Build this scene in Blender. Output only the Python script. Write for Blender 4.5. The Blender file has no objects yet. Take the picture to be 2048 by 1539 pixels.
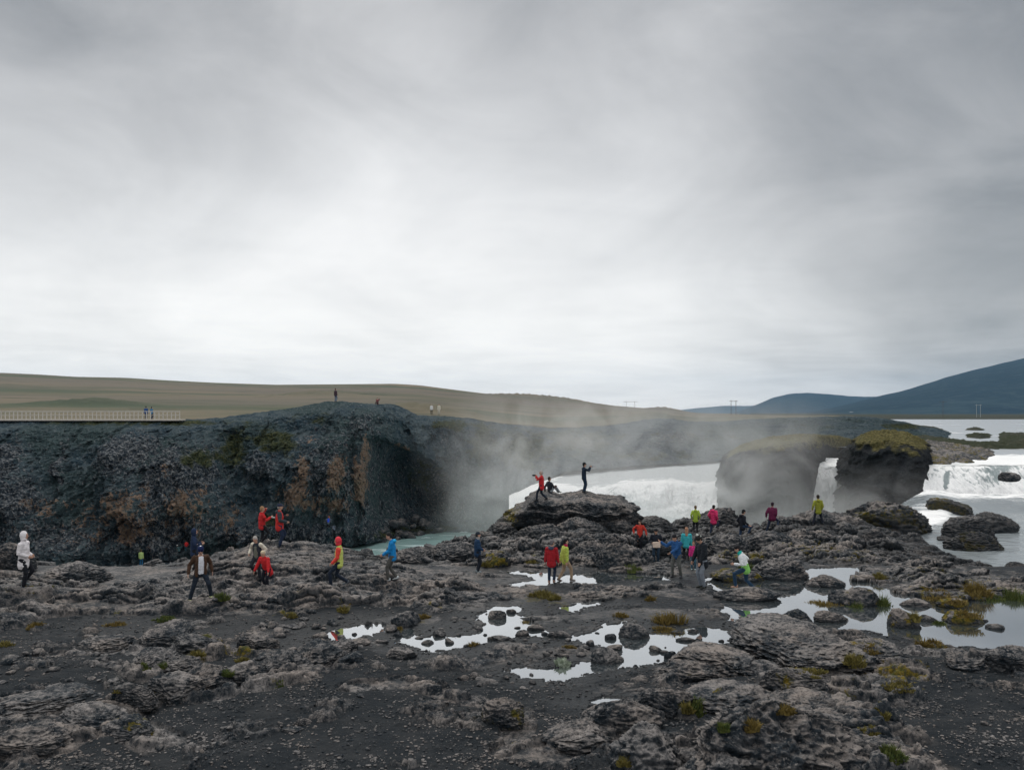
import bpy, bmesh, math, random, time
import numpy as np
from mathutils import Vector, Matrix, Euler
T0 = time.time()
C = bpy.context.scene.collection
sc = bpy.context.scene
R = math.radians
# ------------------------------------------------------------------ camera
F, CX, HY, CZ = 1600.0, 1024.0, 825.0, 6.0          # focal length, centre column and horizon row in photo pixels, eye height
cam = bpy.data.cameras.new('camera'); camo = bpy.data.objects.new('camera', cam); C.objects.link(camo)
camo.location = (0, 0, CZ); camo.rotation_euler = (R(90), 0, 0)
cam.sensor_width = 36; cam.lens = 36*F/2048; cam.shift_y = (HY-769.5)/2048
cam.clip_start = 0.5; cam.clip_end = 40000
sc.camera = camo
# ------------------------------------------------------------------ world
SUN_EL, SUN_AZ = 48, -22
w = bpy.data.worlds.new('World'); sc.world = w; w.use_nodes = True
nt = w.node_tree; N = nt.nodes; L = nt.links; N.clear()
def nn(t, **k):
    n = N.new(t)
    for a, b in k.items(): setattr(n, a, b)
    return n
def lk(a, b): L.new(a, b)
def mth(op, a, b=None, c=None, clamp=False):
    n = N.new('ShaderNodeMath'); n.operation = op; n.use_clamp = clamp
    for i, v in enumerate((a, b, c)):
        if v is None: continue
        if isinstance(v, (int, float)): n.inputs[i].default_value = v
        else: L.new(v, n.inputs[i])
    return n.outputs[0]
def mrange(v, a, b, c=0.0, d=1.0, smooth=True):
    n = N.new('ShaderNodeMapRange'); n.interpolation_type = 'SMOOTHSTEP' if smooth else 'LINEAR'
    L.new(v, n.inputs[0])
    for i, x in enumerate((a, b, c, d)): n.inputs[i+1].default_value = x
    return n.outputs[0]
def skydir(px, py):
    return Vector(((px-CX)/F, 1, (HY-py)/F)).normalized()
out = nn('ShaderNodeOutputWorld'); bg = nn('ShaderNodeBackground'); bg2 = nn('ShaderNodeBackground'); add = nn('ShaderNodeAddShader')
sky = nn('ShaderNodeTexSky', sky_type='NISHITA'); sky.sun_disc = False
sky.sun_elevation = R(SUN_EL); sky.sun_rotation = R(SUN_AZ); sky.air_density = 1.5
lk(sky.outputs[0], bg.inputs[0]); bg.inputs[1].default_value = 0.006   # the little clear-sky light the overcast lets through
tc = nn('ShaderNodeTexCoord'); dirv = tc.outputs['Generated']
sep = nn('ShaderNodeSeparateXYZ'); lk(dirv, sep.inputs[0])
# cloud layer: the direction meets a flat layer overhead, so cloud bands compress towards the horizon
zz = mth('ADD', mth('MAXIMUM', sep.outputs[2], 0.0), 0.075)
cmb = nn('ShaderNodeCombineXYZ')
lk(mth('DIVIDE', sep.outputs[0], zz), cmb.inputs[0]); lk(mth('DIVIDE', sep.outputs[1], zz), cmb.inputs[1])
def noise(vec, scale, detail=4, rough=.5, dist=0., off=(0,0,0), sc3=(1,1,1)):
    m = nn('ShaderNodeMapping'); lk(vec, m.inputs[0]); m.inputs['Location'].default_value = off; m.inputs['Scale'].default_value = sc3
    n = nn('ShaderNodeTexNoise'); n.inputs['Scale'].default_value = scale; n.inputs['Detail'].default_value = detail
    n.inputs['Roughness'].default_value = rough; n.inputs['Distortion'].default_value = dist
    lk(m.outputs[0], n.inputs[0]); return n.outputs[0]
big = noise(cmb.outputs[0], .42, 7, .55, .8, (3.1, 7.7, 0), (1, .8, 1))
med = noise(cmb.outputs[0], 1.1, 8, .58, .8, (1.3, 2.2, 0), (.75, 1, 1))
lump = noise(dirv, 3.6, 8, .56, .7, (4.3, 2.2, 1.2), (1, 1, 1.7))
el = mth('ARCTAN2', sep.outputs[2], mth('SQRT', mth('ADD', mth('MULTIPLY', sep.outputs[0], sep.outputs[0]), mth('MULTIPLY', sep.outputs[1], sep.outputs[1]))))
base = mrange(el, .02, .56, 0.87, 0.45)                                # bright at the horizon, heavier cloud overhead
def blob(v, px, py, rout, rin, amt):
    d = skydir(px, py); n = nn('ShaderNodeVectorMath', operation='DOT_PRODUCT'); lk(dirv, n.inputs[0]); n.inputs[1].default_value = d
    return mth('ADD', v, mrange(n.outputs['Value'], math.cos(rout), math.cos(rin), 0, amt))
v = base
for b in ((500, 540, .46, .02, .12), (1250, 660, .30, .03, .11), (150, 640, .3, .0, .06), (-100, 120, .42, .05, -.17), (700, 40, .5, .1, -.03), (1900, 450, .36, .06, -.17),
          (2150, 640, .22, .03, -.20), (1600, 640, .16, .03, -.05), (1650, 250, .40, .06, -.07), (400, 150, .25, .0, -.04), (2500, 100, .7, .1, -.05), (820, 190, .2, .05, .04)): v = blob(v, *b)
v = mth('ADD', v, mth('MULTIPLY', mth('SUBTRACT', big, .5), .28))
v = mth('ADD', v, mth('MULTIPLY', mth('SUBTRACT', med, .5), .17))
v = mth('ADD', v, mth('MULTIPLY', mth('SUBTRACT', lump, .5), .42))
low = mrange(el, .16, .02, 0, 1)
strk = noise(dirv, 6.0, 7, .6, .8, (1.3, 5.2, 1.2), (1, 1, 7))
v = mth('ADD', v, mth('MULTIPLY', mth('SUBTRACT', strk, .5), mth('MULTIPLY', low, .40)))
v = mth('ADD', v, mrange(el, .50, .95, 0, .6))                          # unseen zenith brightened to light the ground; overcast skies peak overhead
v = mth('MAXIMUM', v, .12)
below = mrange(sep.outputs[2], -.02, 0.0, 0.25, 1.0)
v = mth('MULTIPLY', v, below)
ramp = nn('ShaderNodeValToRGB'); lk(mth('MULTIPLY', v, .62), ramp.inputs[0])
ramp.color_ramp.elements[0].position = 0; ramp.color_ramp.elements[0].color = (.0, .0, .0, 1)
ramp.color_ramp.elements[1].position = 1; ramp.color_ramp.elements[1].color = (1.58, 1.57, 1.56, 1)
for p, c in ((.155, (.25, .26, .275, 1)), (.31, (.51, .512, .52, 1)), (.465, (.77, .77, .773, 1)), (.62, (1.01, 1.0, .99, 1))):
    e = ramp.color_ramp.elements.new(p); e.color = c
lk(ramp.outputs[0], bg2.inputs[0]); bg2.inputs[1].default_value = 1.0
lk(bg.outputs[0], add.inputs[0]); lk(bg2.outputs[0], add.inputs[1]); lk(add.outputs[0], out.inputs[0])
# ------------------------------------------------------------------ sun (soft, behind the overcast) and exposure
sl = bpy.data.lights.new('sun', 'SUN'); sl.energy = 1.5; sl.angle = R(14); sl.color = (1, .96, .9)
so = bpy.data.objects.new('sun', sl); C.objects.link(so)
so.rotation_euler = (R(90-SUN_EL), 0, R(-SUN_AZ))
so.rotation_euler = (Vector((math.sin(R(SUN_AZ))*math.cos(R(SUN_EL)), math.cos(R(SUN_AZ))*math.cos(R(SUN_EL)), math.sin(R(SUN_EL))))).to_track_quat('Z', 'Y').to_euler()
sc.view_settings.view_transform = 'Standard'; sc.view_settings.look = 'None'
sc.view_settings.exposure = 0.0; sc.view_settings.gamma = 1.0
cy = sc.cycles
cy.use_denoising = True; cy.max_bounces = 6; cy.diffuse_bounces = 2; cy.glossy_bounces = 3; cy.transmission_bounces = 3
cy.volume_bounces = 3; cy.transparent_max_bounces = 8; cy.volume_step_rate = 0.7; cy.volume_max_steps = 64; cy.sample_clamp_indirect = 8
cy.use_adaptive_sampling = True; cy.adaptive_threshold = 0.012

# ================================================================== numpy noise
def _h(ix, iy, iz, seed):
    h = (ix.astype(np.uint32)*np.uint32(374761393) + iy.astype(np.uint32)*np.uint32(668265263) + iz.astype(np.uint32)*np.uint32(2246822519) + np.uint32((seed*3266489917) & 0xffffffff))
    h = (h ^ (h >> np.uint32(13)))*np.uint32(1274126177)
    return h ^ (h >> np.uint32(16))
_ang = np.arange(256)/256*2*np.pi
_GX, _GY = np.cos(_ang).astype(np.float32), np.sin(_ang).astype(np.float32)
_rs = np.random.RandomState(3); _g3 = _rs.normal(size=(256, 3)); _g3 /= np.linalg.norm(_g3, axis=1)[:, None]; _g3 = (_g3*1.5).astype(np.float32)
def perlin2(x, y, seed=0):
    x = np.asarray(x, np.float32); y = np.asarray(y, np.float32)
    x0 = np.floor(x); y0 = np.floor(y); fx = x-x0; fy = y-y0
    ix = x0.astype(np.int64); iy = y0.astype(np.int64)
    u = fx*fx*fx*(fx*(fx*6-15)+10); v = fy*fy*fy*(fy*(fy*6-15)+10)
    z = np.zeros(1, np.uint32)
    def g(a, b):
        h = (_h(ix+a, iy+b, z, seed) & np.uint32(255)).astype(np.intp)
        return _GX[h]*(fx-a)+_GY[h]*(fy-b)
    a = g(0, 0); a += u*(g(1, 0)-a); b = g(0, 1); b += u*(g(1, 1)-b)
    return (a+v*(b-a))*1.5
def perlin3(x, y, z, seed=0):
    x, y, z = (np.asarray(a, np.float32) for a in (x, y, z))
    x0, y0, z0 = np.floor(x), np.floor(y), np.floor(z); fx, fy, fz = x-x0, y-y0, z-z0
    ix, iy, iz = (a.astype(np.int64) for a in (x0, y0, z0))
    u, v, w_ = (f*f*f*(f*(f*6-15)+10) for f in (fx, fy, fz))
    def g(a, b, c):
        h = (_h(ix+a, iy+b, iz+c, seed) & np.uint32(255)).astype(np.intp); q = _g3[h]
        return q[..., 0]*(fx-a)+q[..., 1]*(fy-b)+q[..., 2]*(fz-c)
    def pl(c):
        a = g(0, 0, c); a += u*(g(1, 0, c)-a); b = g(0, 1, c); b += u*(g(1, 1, c)-b); return a+v*(b-a)
    a = pl(0); return a+w_*(pl(1)-a)
def fbm2(x, y, o=4, seed=0, gain=.5, ridge=False):
    s = 0; a = 1; t = 0
    for i in range(o):
        n = perlin2(x, y, seed+i*17)
        if ridge: n = 1-2*np.abs(n)
        s = s+a*n; t += a; a *= gain; x = x*2.03+11.3; y = y*2.03+5.7
    return s/t
def fbm3(x, y, z, o=4, seed=0, gain=.5, ridge=False):
    s = 0; a = 1; t = 0
    for i in range(o):
        n = perlin3(x, y, z, seed+i*17)
        if ridge: n = 1-2*np.abs(n)
        s = s+a*n; t += a; a *= gain; x = x*2.03+11.3; y = y*2.03+5.7; z = z*2.03+3.1
    return s/t
def worley2(x, y, seed=0):
    x = np.asarray(x, np.float32); y = np.asarray(y, np.float32)
    x0 = np.floor(x); y0 = np.floor(y); fx = x-x0; fy = y-y0; ix = x0.astype(np.int64); iy = y0.astype(np.int64)
    f1 = np.full(x.shape, 9, np.float32); f2 = f1.copy(); idv = np.zeros(x.shape, np.float32); z = np.zeros(1, np.uint32)
    for a in (-1, 0, 1):
        for b in (-1, 0, 1):
            h = _h(ix+a, iy+b, z, seed)
            px = (h & np.uint32(1023)).astype(np.float32)/1023; py = ((h >> np.uint32(10)) & np.uint32(1023)).astype(np.float32)/1023
            d = (a+px-fx)**2+(b+py-fy)**2
            m = d < f1
            f2 = np.where(m, f1, np.minimum(f2, d)); f1 = np.where(m, d, f1)
            idv = np.where(m, ((h >> np.uint32(20)) & np.uint32(1023)).astype(np.float32)/1023, idv)
    return np.sqrt(f1), np.sqrt(f2), idv
def sstep(a, b, x):
    t = np.clip((x-a)/(b-a), 0, 1); return t*t*(3-2*t)
def W(px, py, y):  return np.array(((px-CX)/F*y, y, CZ-(py-HY)/F*y))     # photo ray at depth y
def depth_at(py, z): return (CZ-z)*F/(py-HY)                             # where a ray meets level z

# ================================================================== mesh helpers
def link_mesh(name, me, mat=None, parent=None):
    o = bpy.data.objects.new(name, me); C.objects.link(o)
    if mat: me.materials.append(mat)
    if parent: o.parent = parent
    return o
def mesh_from(name, co, faces, smooth=True, attrs=None):
    """co (n,3); faces (m,k) one polygon size"""
    me = bpy.data.meshes.new(name); co = np.ascontiguousarray(co, np.float32); faces = np.ascontiguousarray(faces, np.int32)
    m, k = faces.shape
    me.vertices.add(len(co)); me.vertices.foreach_set('co', co.ravel())
    me.loops.add(m*k); me.loops.foreach_set('vertex_index', faces.ravel())
    me.polygons.add(m); me.polygons.foreach_set('loop_start', np.arange(0, m*k, k, dtype=np.int32))
    try: me.polygons.foreach_set('loop_total', np.full(m, k, np.int32))
    except Exception: pass
    me.polygons.foreach_set('use_smooth', np.full(m, smooth))
    for an, av in (attrs or {}).items():
        a = me.attributes.new(an, 'FLOAT', 'POINT'); a.data.foreach_set('value', np.ascontiguousarray(av, np.float32).ravel())
    me.update(calc_edges=True); return me
def grid_faces(nr, nc, wrap=False):
    i = np.arange(nr-1)[:, None]*nc; j = np.arange(nc if wrap else nc-1)[None, :]; j1 = (j+1) % nc
    return np.stack((i+j, i+j1, i+nc+j1, i+nc+j), -1).reshape(-1, 4)
def grid_obj(name, X, Y, Z, mat, attrs=None, keep=None, flip=False):
    f = grid_faces(*X.shape)
    if flip: f = f[:, ::-1]
    if keep is not None: f = f[keep.ravel()[f].all(1)]
    return link_mesh(name, mesh_from(name, np.stack((X, Y, Z), -1).reshape(-1, 3), f, True, attrs), mat)
def tag(o, label=None, cat=None, group=None, kind=None):
    if label: o['label'] = label
    if cat: o['category'] = cat
    if group: o['group'] = group
    if kind: o['kind'] = kind
    return o

# ================================================================== materials
def newmat(name):
    global nt, N, L
    m = bpy.data.materials.new(name); m.use_nodes = True; nt = m.node_tree; N = nt.nodes; L = nt.links; N.clear()
    o = nn('ShaderNodeOutputMaterial'); b = nn('ShaderNodeBsdfPrincipled'); lk(b.outputs[0], o.inputs[0]); return m, b, o
def attr(name): n = nn('ShaderNodeAttribute'); n.attribute_name = name; return n.outputs['Fac']
def pos(): return nn('ShaderNodeNewGeometry')
def mix(f, a, b):
    n = nn('ShaderNodeMix', data_type='RGBA'); 
    if isinstance(f, (int, float)): n.inputs[0].default_value = f
    else: lk(f, n.inputs[0])
    for i, c in ((6, a), (7, b)):
        if isinstance(c, tuple): n.inputs[i].default_value = (*c, 1)
        else: lk(c, n.inputs[i])
    return n.outputs[2]
def bump(b, h, dist, strength=1., nrm=None):
    n = nn('ShaderNodeBump'); n.inputs['Distance'].default_value = dist; n.inputs['Strength'].default_value = strength; lk(h, n.inputs['Height'])
    if nrm: lk(nrm, n.inputs['Normal'])
    if b: lk(n.outputs[0], b.inputs['Normal'])
    return n.outputs[0]

def rock_mat(name, dark=(.010, .016, .022), mid=(.044, .052, .060), light=(.235, .22, .212), scale=1., lo=.505, hi=.61, moss_by_noise=0., wet=None, sand=False, obj=False):
    m, b, _ = newmat(name); g = pos(); P = g.outputs['Position']
    if obj:
        t = nn('ShaderNodeTexCoord'); oi = nn('ShaderNodeObjectInfo'); va = nn('ShaderNodeVectorMath', operation='ADD'); cm = nn('ShaderNodeVectorMath', operation='SCALE')
        lk(oi.outputs['Location'], cm.inputs[0]); cm.inputs['Scale'].default_value = 1.7; lk(P, va.inputs[0]); lk(cm.outputs[0], va.inputs[1]); P = va.outputs[0]
    n1 = noise(P, .9*scale, 5, .6, .3); n2 = noise(P, 6*scale, 6, .65, .2, (5, 2, 1)); n3 = noise(P, 17*scale, 5, .72, .6)
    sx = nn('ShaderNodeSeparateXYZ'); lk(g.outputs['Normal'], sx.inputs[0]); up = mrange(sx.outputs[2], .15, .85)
    lit_lichen = mth('MULTIPLY', mrange(mth('ADD', mth('MULTIPLY', n1, .5), mth('MULTIPLY', n2, .5)), lo-.09, hi), mth('ADD', mth('MULTIPLY', up, .8), .2))  # lichen patches, with lit tops and shaded steep sides painted in
    nw = noise(P, .45*scale, 2, .5, .3, (11, 3, 2)); lt = mix(mrange(nw, .38, .62), light, (.235, .205, .185)); c = mix(mrange(n2, .35, .65), dark, mid); c = mix(lit_lichen, c, lt)
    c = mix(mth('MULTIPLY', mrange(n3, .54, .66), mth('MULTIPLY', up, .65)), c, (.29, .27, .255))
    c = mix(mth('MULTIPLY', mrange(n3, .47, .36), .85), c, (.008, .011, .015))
    rough = 0.85
    if sand:
        s = attr('sand'); ns = noise(P, 1.6, 4, .6, .2, (9, 1, 4)); nf = noise(P, 30, 3, .7, 0, (1, 5, 2))
        sc_ = mix(mrange(ns, .35, .7), (.010, .014, .018), (.024, .027, .030)); sc_ = mix(mth('MULTIPLY', mrange(nf, .55, .75), .6), sc_, (.065, .065, .066))
        c = mix(s, c, sc_)
    mo = attr('moss'); nm = noise(P, 3.2*scale, 5, .7, .4, (2, 8, 3))
    thr = mth('ADD', mo, mth('MULTIPLY', mth('SUBTRACT', nm, .5), 1.7))
    if moss_by_noise: thr = mth('ADD', thr, moss_by_noise)
    mf = mrange(thr, .42, .62)
    nc = noise(P, 7*scale, 4, .6, .1, (7, 3, 3)); mc = mix(mrange(nc, .38, .64), (.055, .06, .014), (.21, .15, .022)); mc = mix(mrange(n3, .4, .7), mc, (.03, .032, .012))
    c = mix(mf, c, mc)
    if wet is not None:
        sp = nn('ShaderNodeSeparateXYZ'); lk(g.outputs['Position'], sp.inputs[0])
        wf = mrange(mth('ADD', sp.outputs[2], mth('MULTIPLY', mth('SUBTRACT', n2, .5), .1)), wet+.02, wet+.13, 1, 0)
        c = mix(mth('MULTIPLY', wf, .7), c, (.012, .015, .018)); lk(mth('SUBTRACT', .85, mth('MULTIPLY', wf, .45)), b.inputs['Roughness'])
    else: b.inputs['Roughness'].default_value = rough
    lk(c, b.inputs['Base Color']); b.inputs['Specular IOR Level'].default_value = .12
    h = mth('ADD', mth('MULTIPLY', n2, .7), mth('MULTIPLY', n3, .6)); bump(b, h, .04/scale, 1.)
    return m
M = {}
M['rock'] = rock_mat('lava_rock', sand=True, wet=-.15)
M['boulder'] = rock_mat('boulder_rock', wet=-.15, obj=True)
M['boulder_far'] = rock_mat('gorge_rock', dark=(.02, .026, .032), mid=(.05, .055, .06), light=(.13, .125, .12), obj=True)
def water_mat(name, body, foamc=(.85, .86, .86), rough=.04, bscale=3., bdist=.02, spec=1., ior=1.5, aniso=(1, 1, 1), foam=False, extra=0., mirror=0.):
    m, b, _ = newmat(name); g = pos(); P = g.outputs['Position']
    n1 = noise(P, bscale, 4, .55, .3, (0, 0, 0), aniso)
    if foam:
        f = attr('foam'); n2 = noise(P, bscale*.6, 6, .7, .8, (3, 2, 1), aniso)
        ff = mrange(mth('ADD', f, mth('MULTIPLY', mth('SUBTRACT', n2, .5), 1.3)), .35, .75)
        lk(mix(ff, body, foamc), b.inputs['Base Color']); lk(mth('ADD', mth('MULTIPLY', ff, .6), rough), b.inputs['Roughness'])
    else:
        n2 = noise(P, .35, 3, .5, .3); lk(mix(mrange(n2, .35, .65), body, tuple(x*.8 for x in body)), b.inputs['Base Color']); b.inputs['Roughness'].default_value = rough
    b.inputs['IOR'].default_value = ior; b.inputs['Specular IOR Level'].default_value = spec*.5
    if extra: b.inputs['Coat Weight'].default_value = extra; b.inputs['Coat IOR'].default_value = 1.8; b.inputs['Coat Roughness'].default_value = rough
    bn = bump(b, n1, bdist, 1.)
    if mirror:
        gl = nn('ShaderNodeBsdfGlossy'); gl.inputs['Color'].default_value = (.93, .95, .97, 1); gl.inputs['Roughness'].default_value = rough; lk(bn, gl.inputs['Normal'])
        ms = nn('ShaderNodeMixShader'); ms.inputs[0].default_value = mirror; lk(b.outputs[0], ms.inputs[1]); lk(gl.outputs[0], ms.inputs[2]); lk(ms.outputs[0], _.inputs[0])
    return m
M['pool'] = water_mat('pool_water', (.07, .085, .09), rough=.015, bscale=2.5, bdist=.0012, ior=2.2, aniso=(1, .5, 1), mirror=.62)
M['river'] = water_mat('river_water', (.24, .27, .285), rough=.2, bscale=2.2, bdist=.04, ior=1.5, foam=True, aniso=(.5, 1, 1))
M['upriver'] = water_mat('upper_river_water', (.45, .48, .50), rough=.2, bscale=.9, bdist=.10, ior=1.6, foam=True, aniso=(.35, 1, 1))
M['gorge'] = water_mat('gorge_water', (.34, .52, .50), rough=.15, bscale=1.0, bdist=.10, ior=1.45, foam=True, aniso=(.6, 1, 1), foamc=(.55, .66, .66))
def fall_mat(name, aniso, bs, lo=.45, hi=.8, grey=(.50, .53, .54)):
    m, b, _ = newmat(name); P = pos().outputs['Position']
    f = attr('foam'); n1 = noise(P, bs, 6, .65, .5, (1, 2, 3), aniso); n2 = noise(P, bs*4, 4, .7, .3, (5, 2, 3), aniso)
    ff = mrange(mth('ADD', f, mth('MULTIPLY', mth('SUBTRACT', n1, .5), 1.5)), lo, hi)
    lk(mix(ff, grey, (.92, .93, .93)), b.inputs['Base Color']); b.inputs['Roughness'].default_value = .7
    b.inputs['Specular IOR Level'].default_value = .2
    b.inputs['Subsurface Weight'].default_value = .0
    bump(b, mth('ADD', n1, mth('MULTIPLY', n2, .5)), .35/bs, 1.)
    return m
M['fall'] = fall_mat('white_water', (1, 1, .45), .9, .45, .8, (.46, .49, .50))
M['veil'] = fall_mat('falling_water', (1, .6, .10), 2.6, .34, .62, (.30, .35, .36))
def ground_veg(name, cols, scale, bdist, streak=(1, 1, 1), tan=False, gcol=((.024, .034, .018), (.075, .08, .036))):
    m, b, _ = newmat(name); g = pos(); P = g.outputs['Position']
    n1 = noise(P, scale, 5, .6, .3, (1, 2, 0), streak); n2 = noise(P, scale*6, 5, .65, .2, (5, 2, 0), streak); n3 = noise(P, scale*.23, 3, .5, .4, (8, 2, 0), streak)
    c = mix(mrange(n1, .36, .64), cols[0], cols[1]); c = mix(mrange(n3, .42, .62), c, cols[2]); c = mix(mth('MULTIPLY', mrange(n2, .52, .68), .6), c, cols[3])
    if tan:
        rk = attr('rock'); tn = attr('tan'); n4 = noise(P, scale*2.2, 6, .72, .6, (2, 9, 4), (1.3, 1.3, .7)); n5 = noise(P, scale*4.5, 4, .7, .3, (6, 9, 4), (1, 1, .8))
        rc = mix(mrange(n2, .38, .62), (.03, .042, .055), (.25, .26, .265)); f = mrange(mth('ADD', rk, mth('MULTIPLY', mth('SUBTRACT', n4, .5), 2.6)), .45, .6)
        rc = mix(mrange(n5, .42, .60), (.02, .028, .038), rc)
        c = mix(f, c, rc)
        tf = mrange(mth('ADD', tn, mth('MULTIPLY', mth('SUBTRACT', n4, .5), 2.4)), .5, .66)
        c = mix(mth('MULTIPLY', tf, mrange(n5, .36, .5)), c, mix(mrange(n5, .45, .62), (.27, .175, .115), (.18, .155, .13)))
        gr = attr('moss'); gf = mrange(mth('ADD', gr, mth('MULTIPLY', mth('SUBTRACT', n1, .5), 1.3)), .4, .7)
        c = mix(gf, c, mix(mrange(n2, .4, .65), *gcol))
    lk(c, b.inputs['Base Color']); b.inputs['Roughness'].default_value = .95; b.inputs['Specular IOR Level'].default_value = .06
    bump(b, mth('ADD', n1, n2), bdist, 1.)
    return m
M['cliff'] = ground_veg('cliff_face', ((.030, .054, .072), (.078, .106, .118), (.046, .072, .076), (.20, .22, .23)), .55, .5, tan=True)
M['moor'] = ground_veg('moor_grass', ((.066, .084, .056), (.175, .146, .104), (.135, .12, .10), (.046, .06, .043)), .016, .8, (.3, .8, 1))
M['bank'] = ground_veg('river_bank', ((.035, .04, .033), (.06, .058, .045), (.035, .042, .025), (.085, .08, .06)), .22, .3, (.6, 1, 1))
M['island'] = ground_veg('island_rock', ((.016, .019, .024), (.028, .031, .034), (.02, .023, .026), (.05, .052, .055)), .7, .4, tan=True, gcol=((.07, .066, .026), (.19, .165, .07)))
M['mount'] = ground_veg('mountain_slope', ((.006, .024, .042), (.020, .044, .060), (.007, .025, .042), (.045, .070, .080)), .004, 6, (1, 1, 2.5))
# ================================================================== near lava plateau (one ground sheet from the viewer's feet to the gorge rim)
WL = -.15                                                              # level of the still pools
RIV = -1.2                                                             # level of the side channel below the right-hand cascade
def wpoly(pts, z): return np.array([((px-CX)/F*depth_at(py, z), depth_at(py, z)) for px, py in pts], np.float32)
def sdf_poly(x, y, P):
    d = np.full(x.shape, 1e9, np.float32); s = np.zeros(x.shape, bool); n = len(P)
    for i in range(n):
        ax, ay = P[i]; bx, by = P[(i+1) % n]; ex, ey = bx-ax, by-ay
        t = np.clip(((x-ax)*ex+(y-ay)*ey)/(ex*ex+ey*ey+1e-9), 0, 1)
        d = np.minimum(d, (x-ax-ex*t)**2+(y-ay-ey*t)**2)
        c = ((ay > y) != (by > y)) & (x < ex*(y-ay)/(by-ay+1e-12)+ax); s ^= c
    return np.where(s, -np.sqrt(d), np.sqrt(d))
POOLS = [
 [(655,1264),(690,1254),(720,1246),(762,1248),(780,1250),(775,1266),(740,1270),(700,1279),(660,1282)],
 [(785,1255),(815,1252),(850,1272),(905,1272),(960,1264),(1000,1252),(1030,1257),(1020,1276),(960,1290),(905,1303),(840,1302),(805,1290),(785,1285)],
 [(950,1262),(958,1228),(985,1212),(1045,1210),(1048,1235),(1100,1262),(1155,1272),(1160,1286),(1120,1279),(1090,1274),(1050,1270),(1020,1276),(980,1276)],
 [(1150,1275),(1200,1250),(1240,1236),(1264,1238),(1262,1270),(1350,1264),(1400,1252),(1440,1256),(1482,1274),(1440,1298),(1370,1312),(1335,1325),(1250,1338),(1180,1347),(1130,1364),(1060,1359),(1003,1342),(1040,1331),(1100,1334),(1160,1325),(1230,1318),(1242,1300),(1200,1290),(1160,1286)],
 [(1118,1214),(1150,1203),(1206,1199),(1200,1209),(1160,1221),(1130,1226)],
 [(985,1142),(1060,1139),(1110,1150),(1200,1142),(1330,1148),(1345,1160),(1260,1164),(1190,1171),(1120,1166),(1050,1177),(1015,1181),(1005,1170),(1060,1160),(1040,1150)],
 [(1408,1152),(1480,1157),(1540,1150),(1600,1138),(1660,1131),(1720,1131),(1735,1145),(1715,1155),(1700,1160),(1740,1160),(1770,1172),(1800,1190),(1900,1200),(2048,1196),(2300,1196),(2500,1300),(2048,1302),(1980,1298),(1900,1292),(1840,1281),(1780,1272),(1720,1262),(1650,1256),(1560,1254),(1500,1252),(1445,1240),(1438,1215),(1440,1192),(1420,1180)],
 [(1172,1402),(1215,1392),(1262,1397),(1245,1406),(1200,1412)],
]
PW = [wpoly(p, WL) for p in POOLS]
RIVER = wpoly([(1712,1040),(1765,1066),(1812,1084),(1880,1100),(1950,1130),(2015,1146),(2400,1160),(2900,1050),(2900,985),(1730,985)], RIV)
BASE = [(0,13,.3),(500,13,.1),(1024,13,.05),(1600,13,.2),(2048,13,.3),(0,18,.25),(500,18,.1),(1000,18,0),(1500,18,.1),(2048,18,.15),(0,22,.05),(500,22,0),(1000,22,-.1),(1150,24,-.12),(1300,24,-.12),(1200,26.5,-.1),(1350,27.5,-.08),(1500,22,-.05),(2048,22,-.1),
 (0,25.5,.1),(250,25.5,.02),(500,25,0),(750,25,-.05),(0,28,.3),(200,28,-.05),(400,28,.25),(550,28,.3),(700,28,.25),(850,28,.1),(1000,29,-.02),(1200,29,-.04),(1400,29,-.02),(1600,28,-.1),(1900,26,-.1),
 (570,32,.40),(450,31,.12),(640,32,.32),(300,31,-.48),(150,31,-.5),(300,34,-1.2),(150,34,-1.1),(230,32,-.6),(400,34,-.45),(0,31,.1),(720,31,-.05),(720,34,-.4),(800,32,-.1),(800,36,-.5),(900,34,-.3),(960,38,-.6),(1000,35,-.3),(1100,36,-.15),(1200,35,-.2),(1300,36,-.5),(1400,36,-.5),(1500,35,-.3),(1350,32,-.05),
 (1400,45,-1.35),(1500,45,-1.15),(1600,47,-.8),(1640,49,-.65),(1250,45,-1.4),(1100,43,-.8),(1000,40,-.6),(900,39,-.6),(860,38,-.6),(600,36,.12),(450,34,-.1),(0,34,-.1),(1700,42,-.6),(1750,35,.0),(1850,32,.05),(1850,35,-.55),(1850,38,-1.2),(1950,29.5,.1),(1950,32,-.3),(1950,35,-1.1),(2060,28.5,.1),(2060,31,-.35),(2060,34,-1.2),
 (1700,31.5,0),(1800,30,0),(1760,46,-.95),(1760,40,-.5),(1200,50,-1.9),(1500,52,-1.7),(2250,28.5,.1),(2250,32,-.5),(-250,28,.35),(-250,34,.2),(2250,20,.1),(-250,18,.3),(1620,52,-.9)]
RIM = ([-500,0,150,300,420,570,680,760,820,900,1000,1100,1280,1400,1500,1560,1600,1700,1750,1765], [33,34.2,33.6,34.2,35.2,36.5,35.6,35,38,41,44.5,50,50,52.5,50,51.5,54,54,51.5,90])
nc, nr = 1500, 1330
u1 = np.linspace(-.86, .86, nc, dtype=np.float32); ly = np.linspace(math.log(8.5), math.log(66), nr, dtype=np.float32)
U, LY = np.meshgrid(u1, ly); Y = np.exp(LY); X = U*Y; PXg = U*F+CX
num = np.zeros_like(X); den = np.full_like(X, 1e-9)
cu = np.linspace(-.86, .86, 150); cl = np.linspace(math.log(8.5), math.log(66), 130); CU, CL = np.meshgrid(cu, cl)
n_ = np.zeros_like(CU); d_ = np.full_like(CU, 1e-12)
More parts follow.
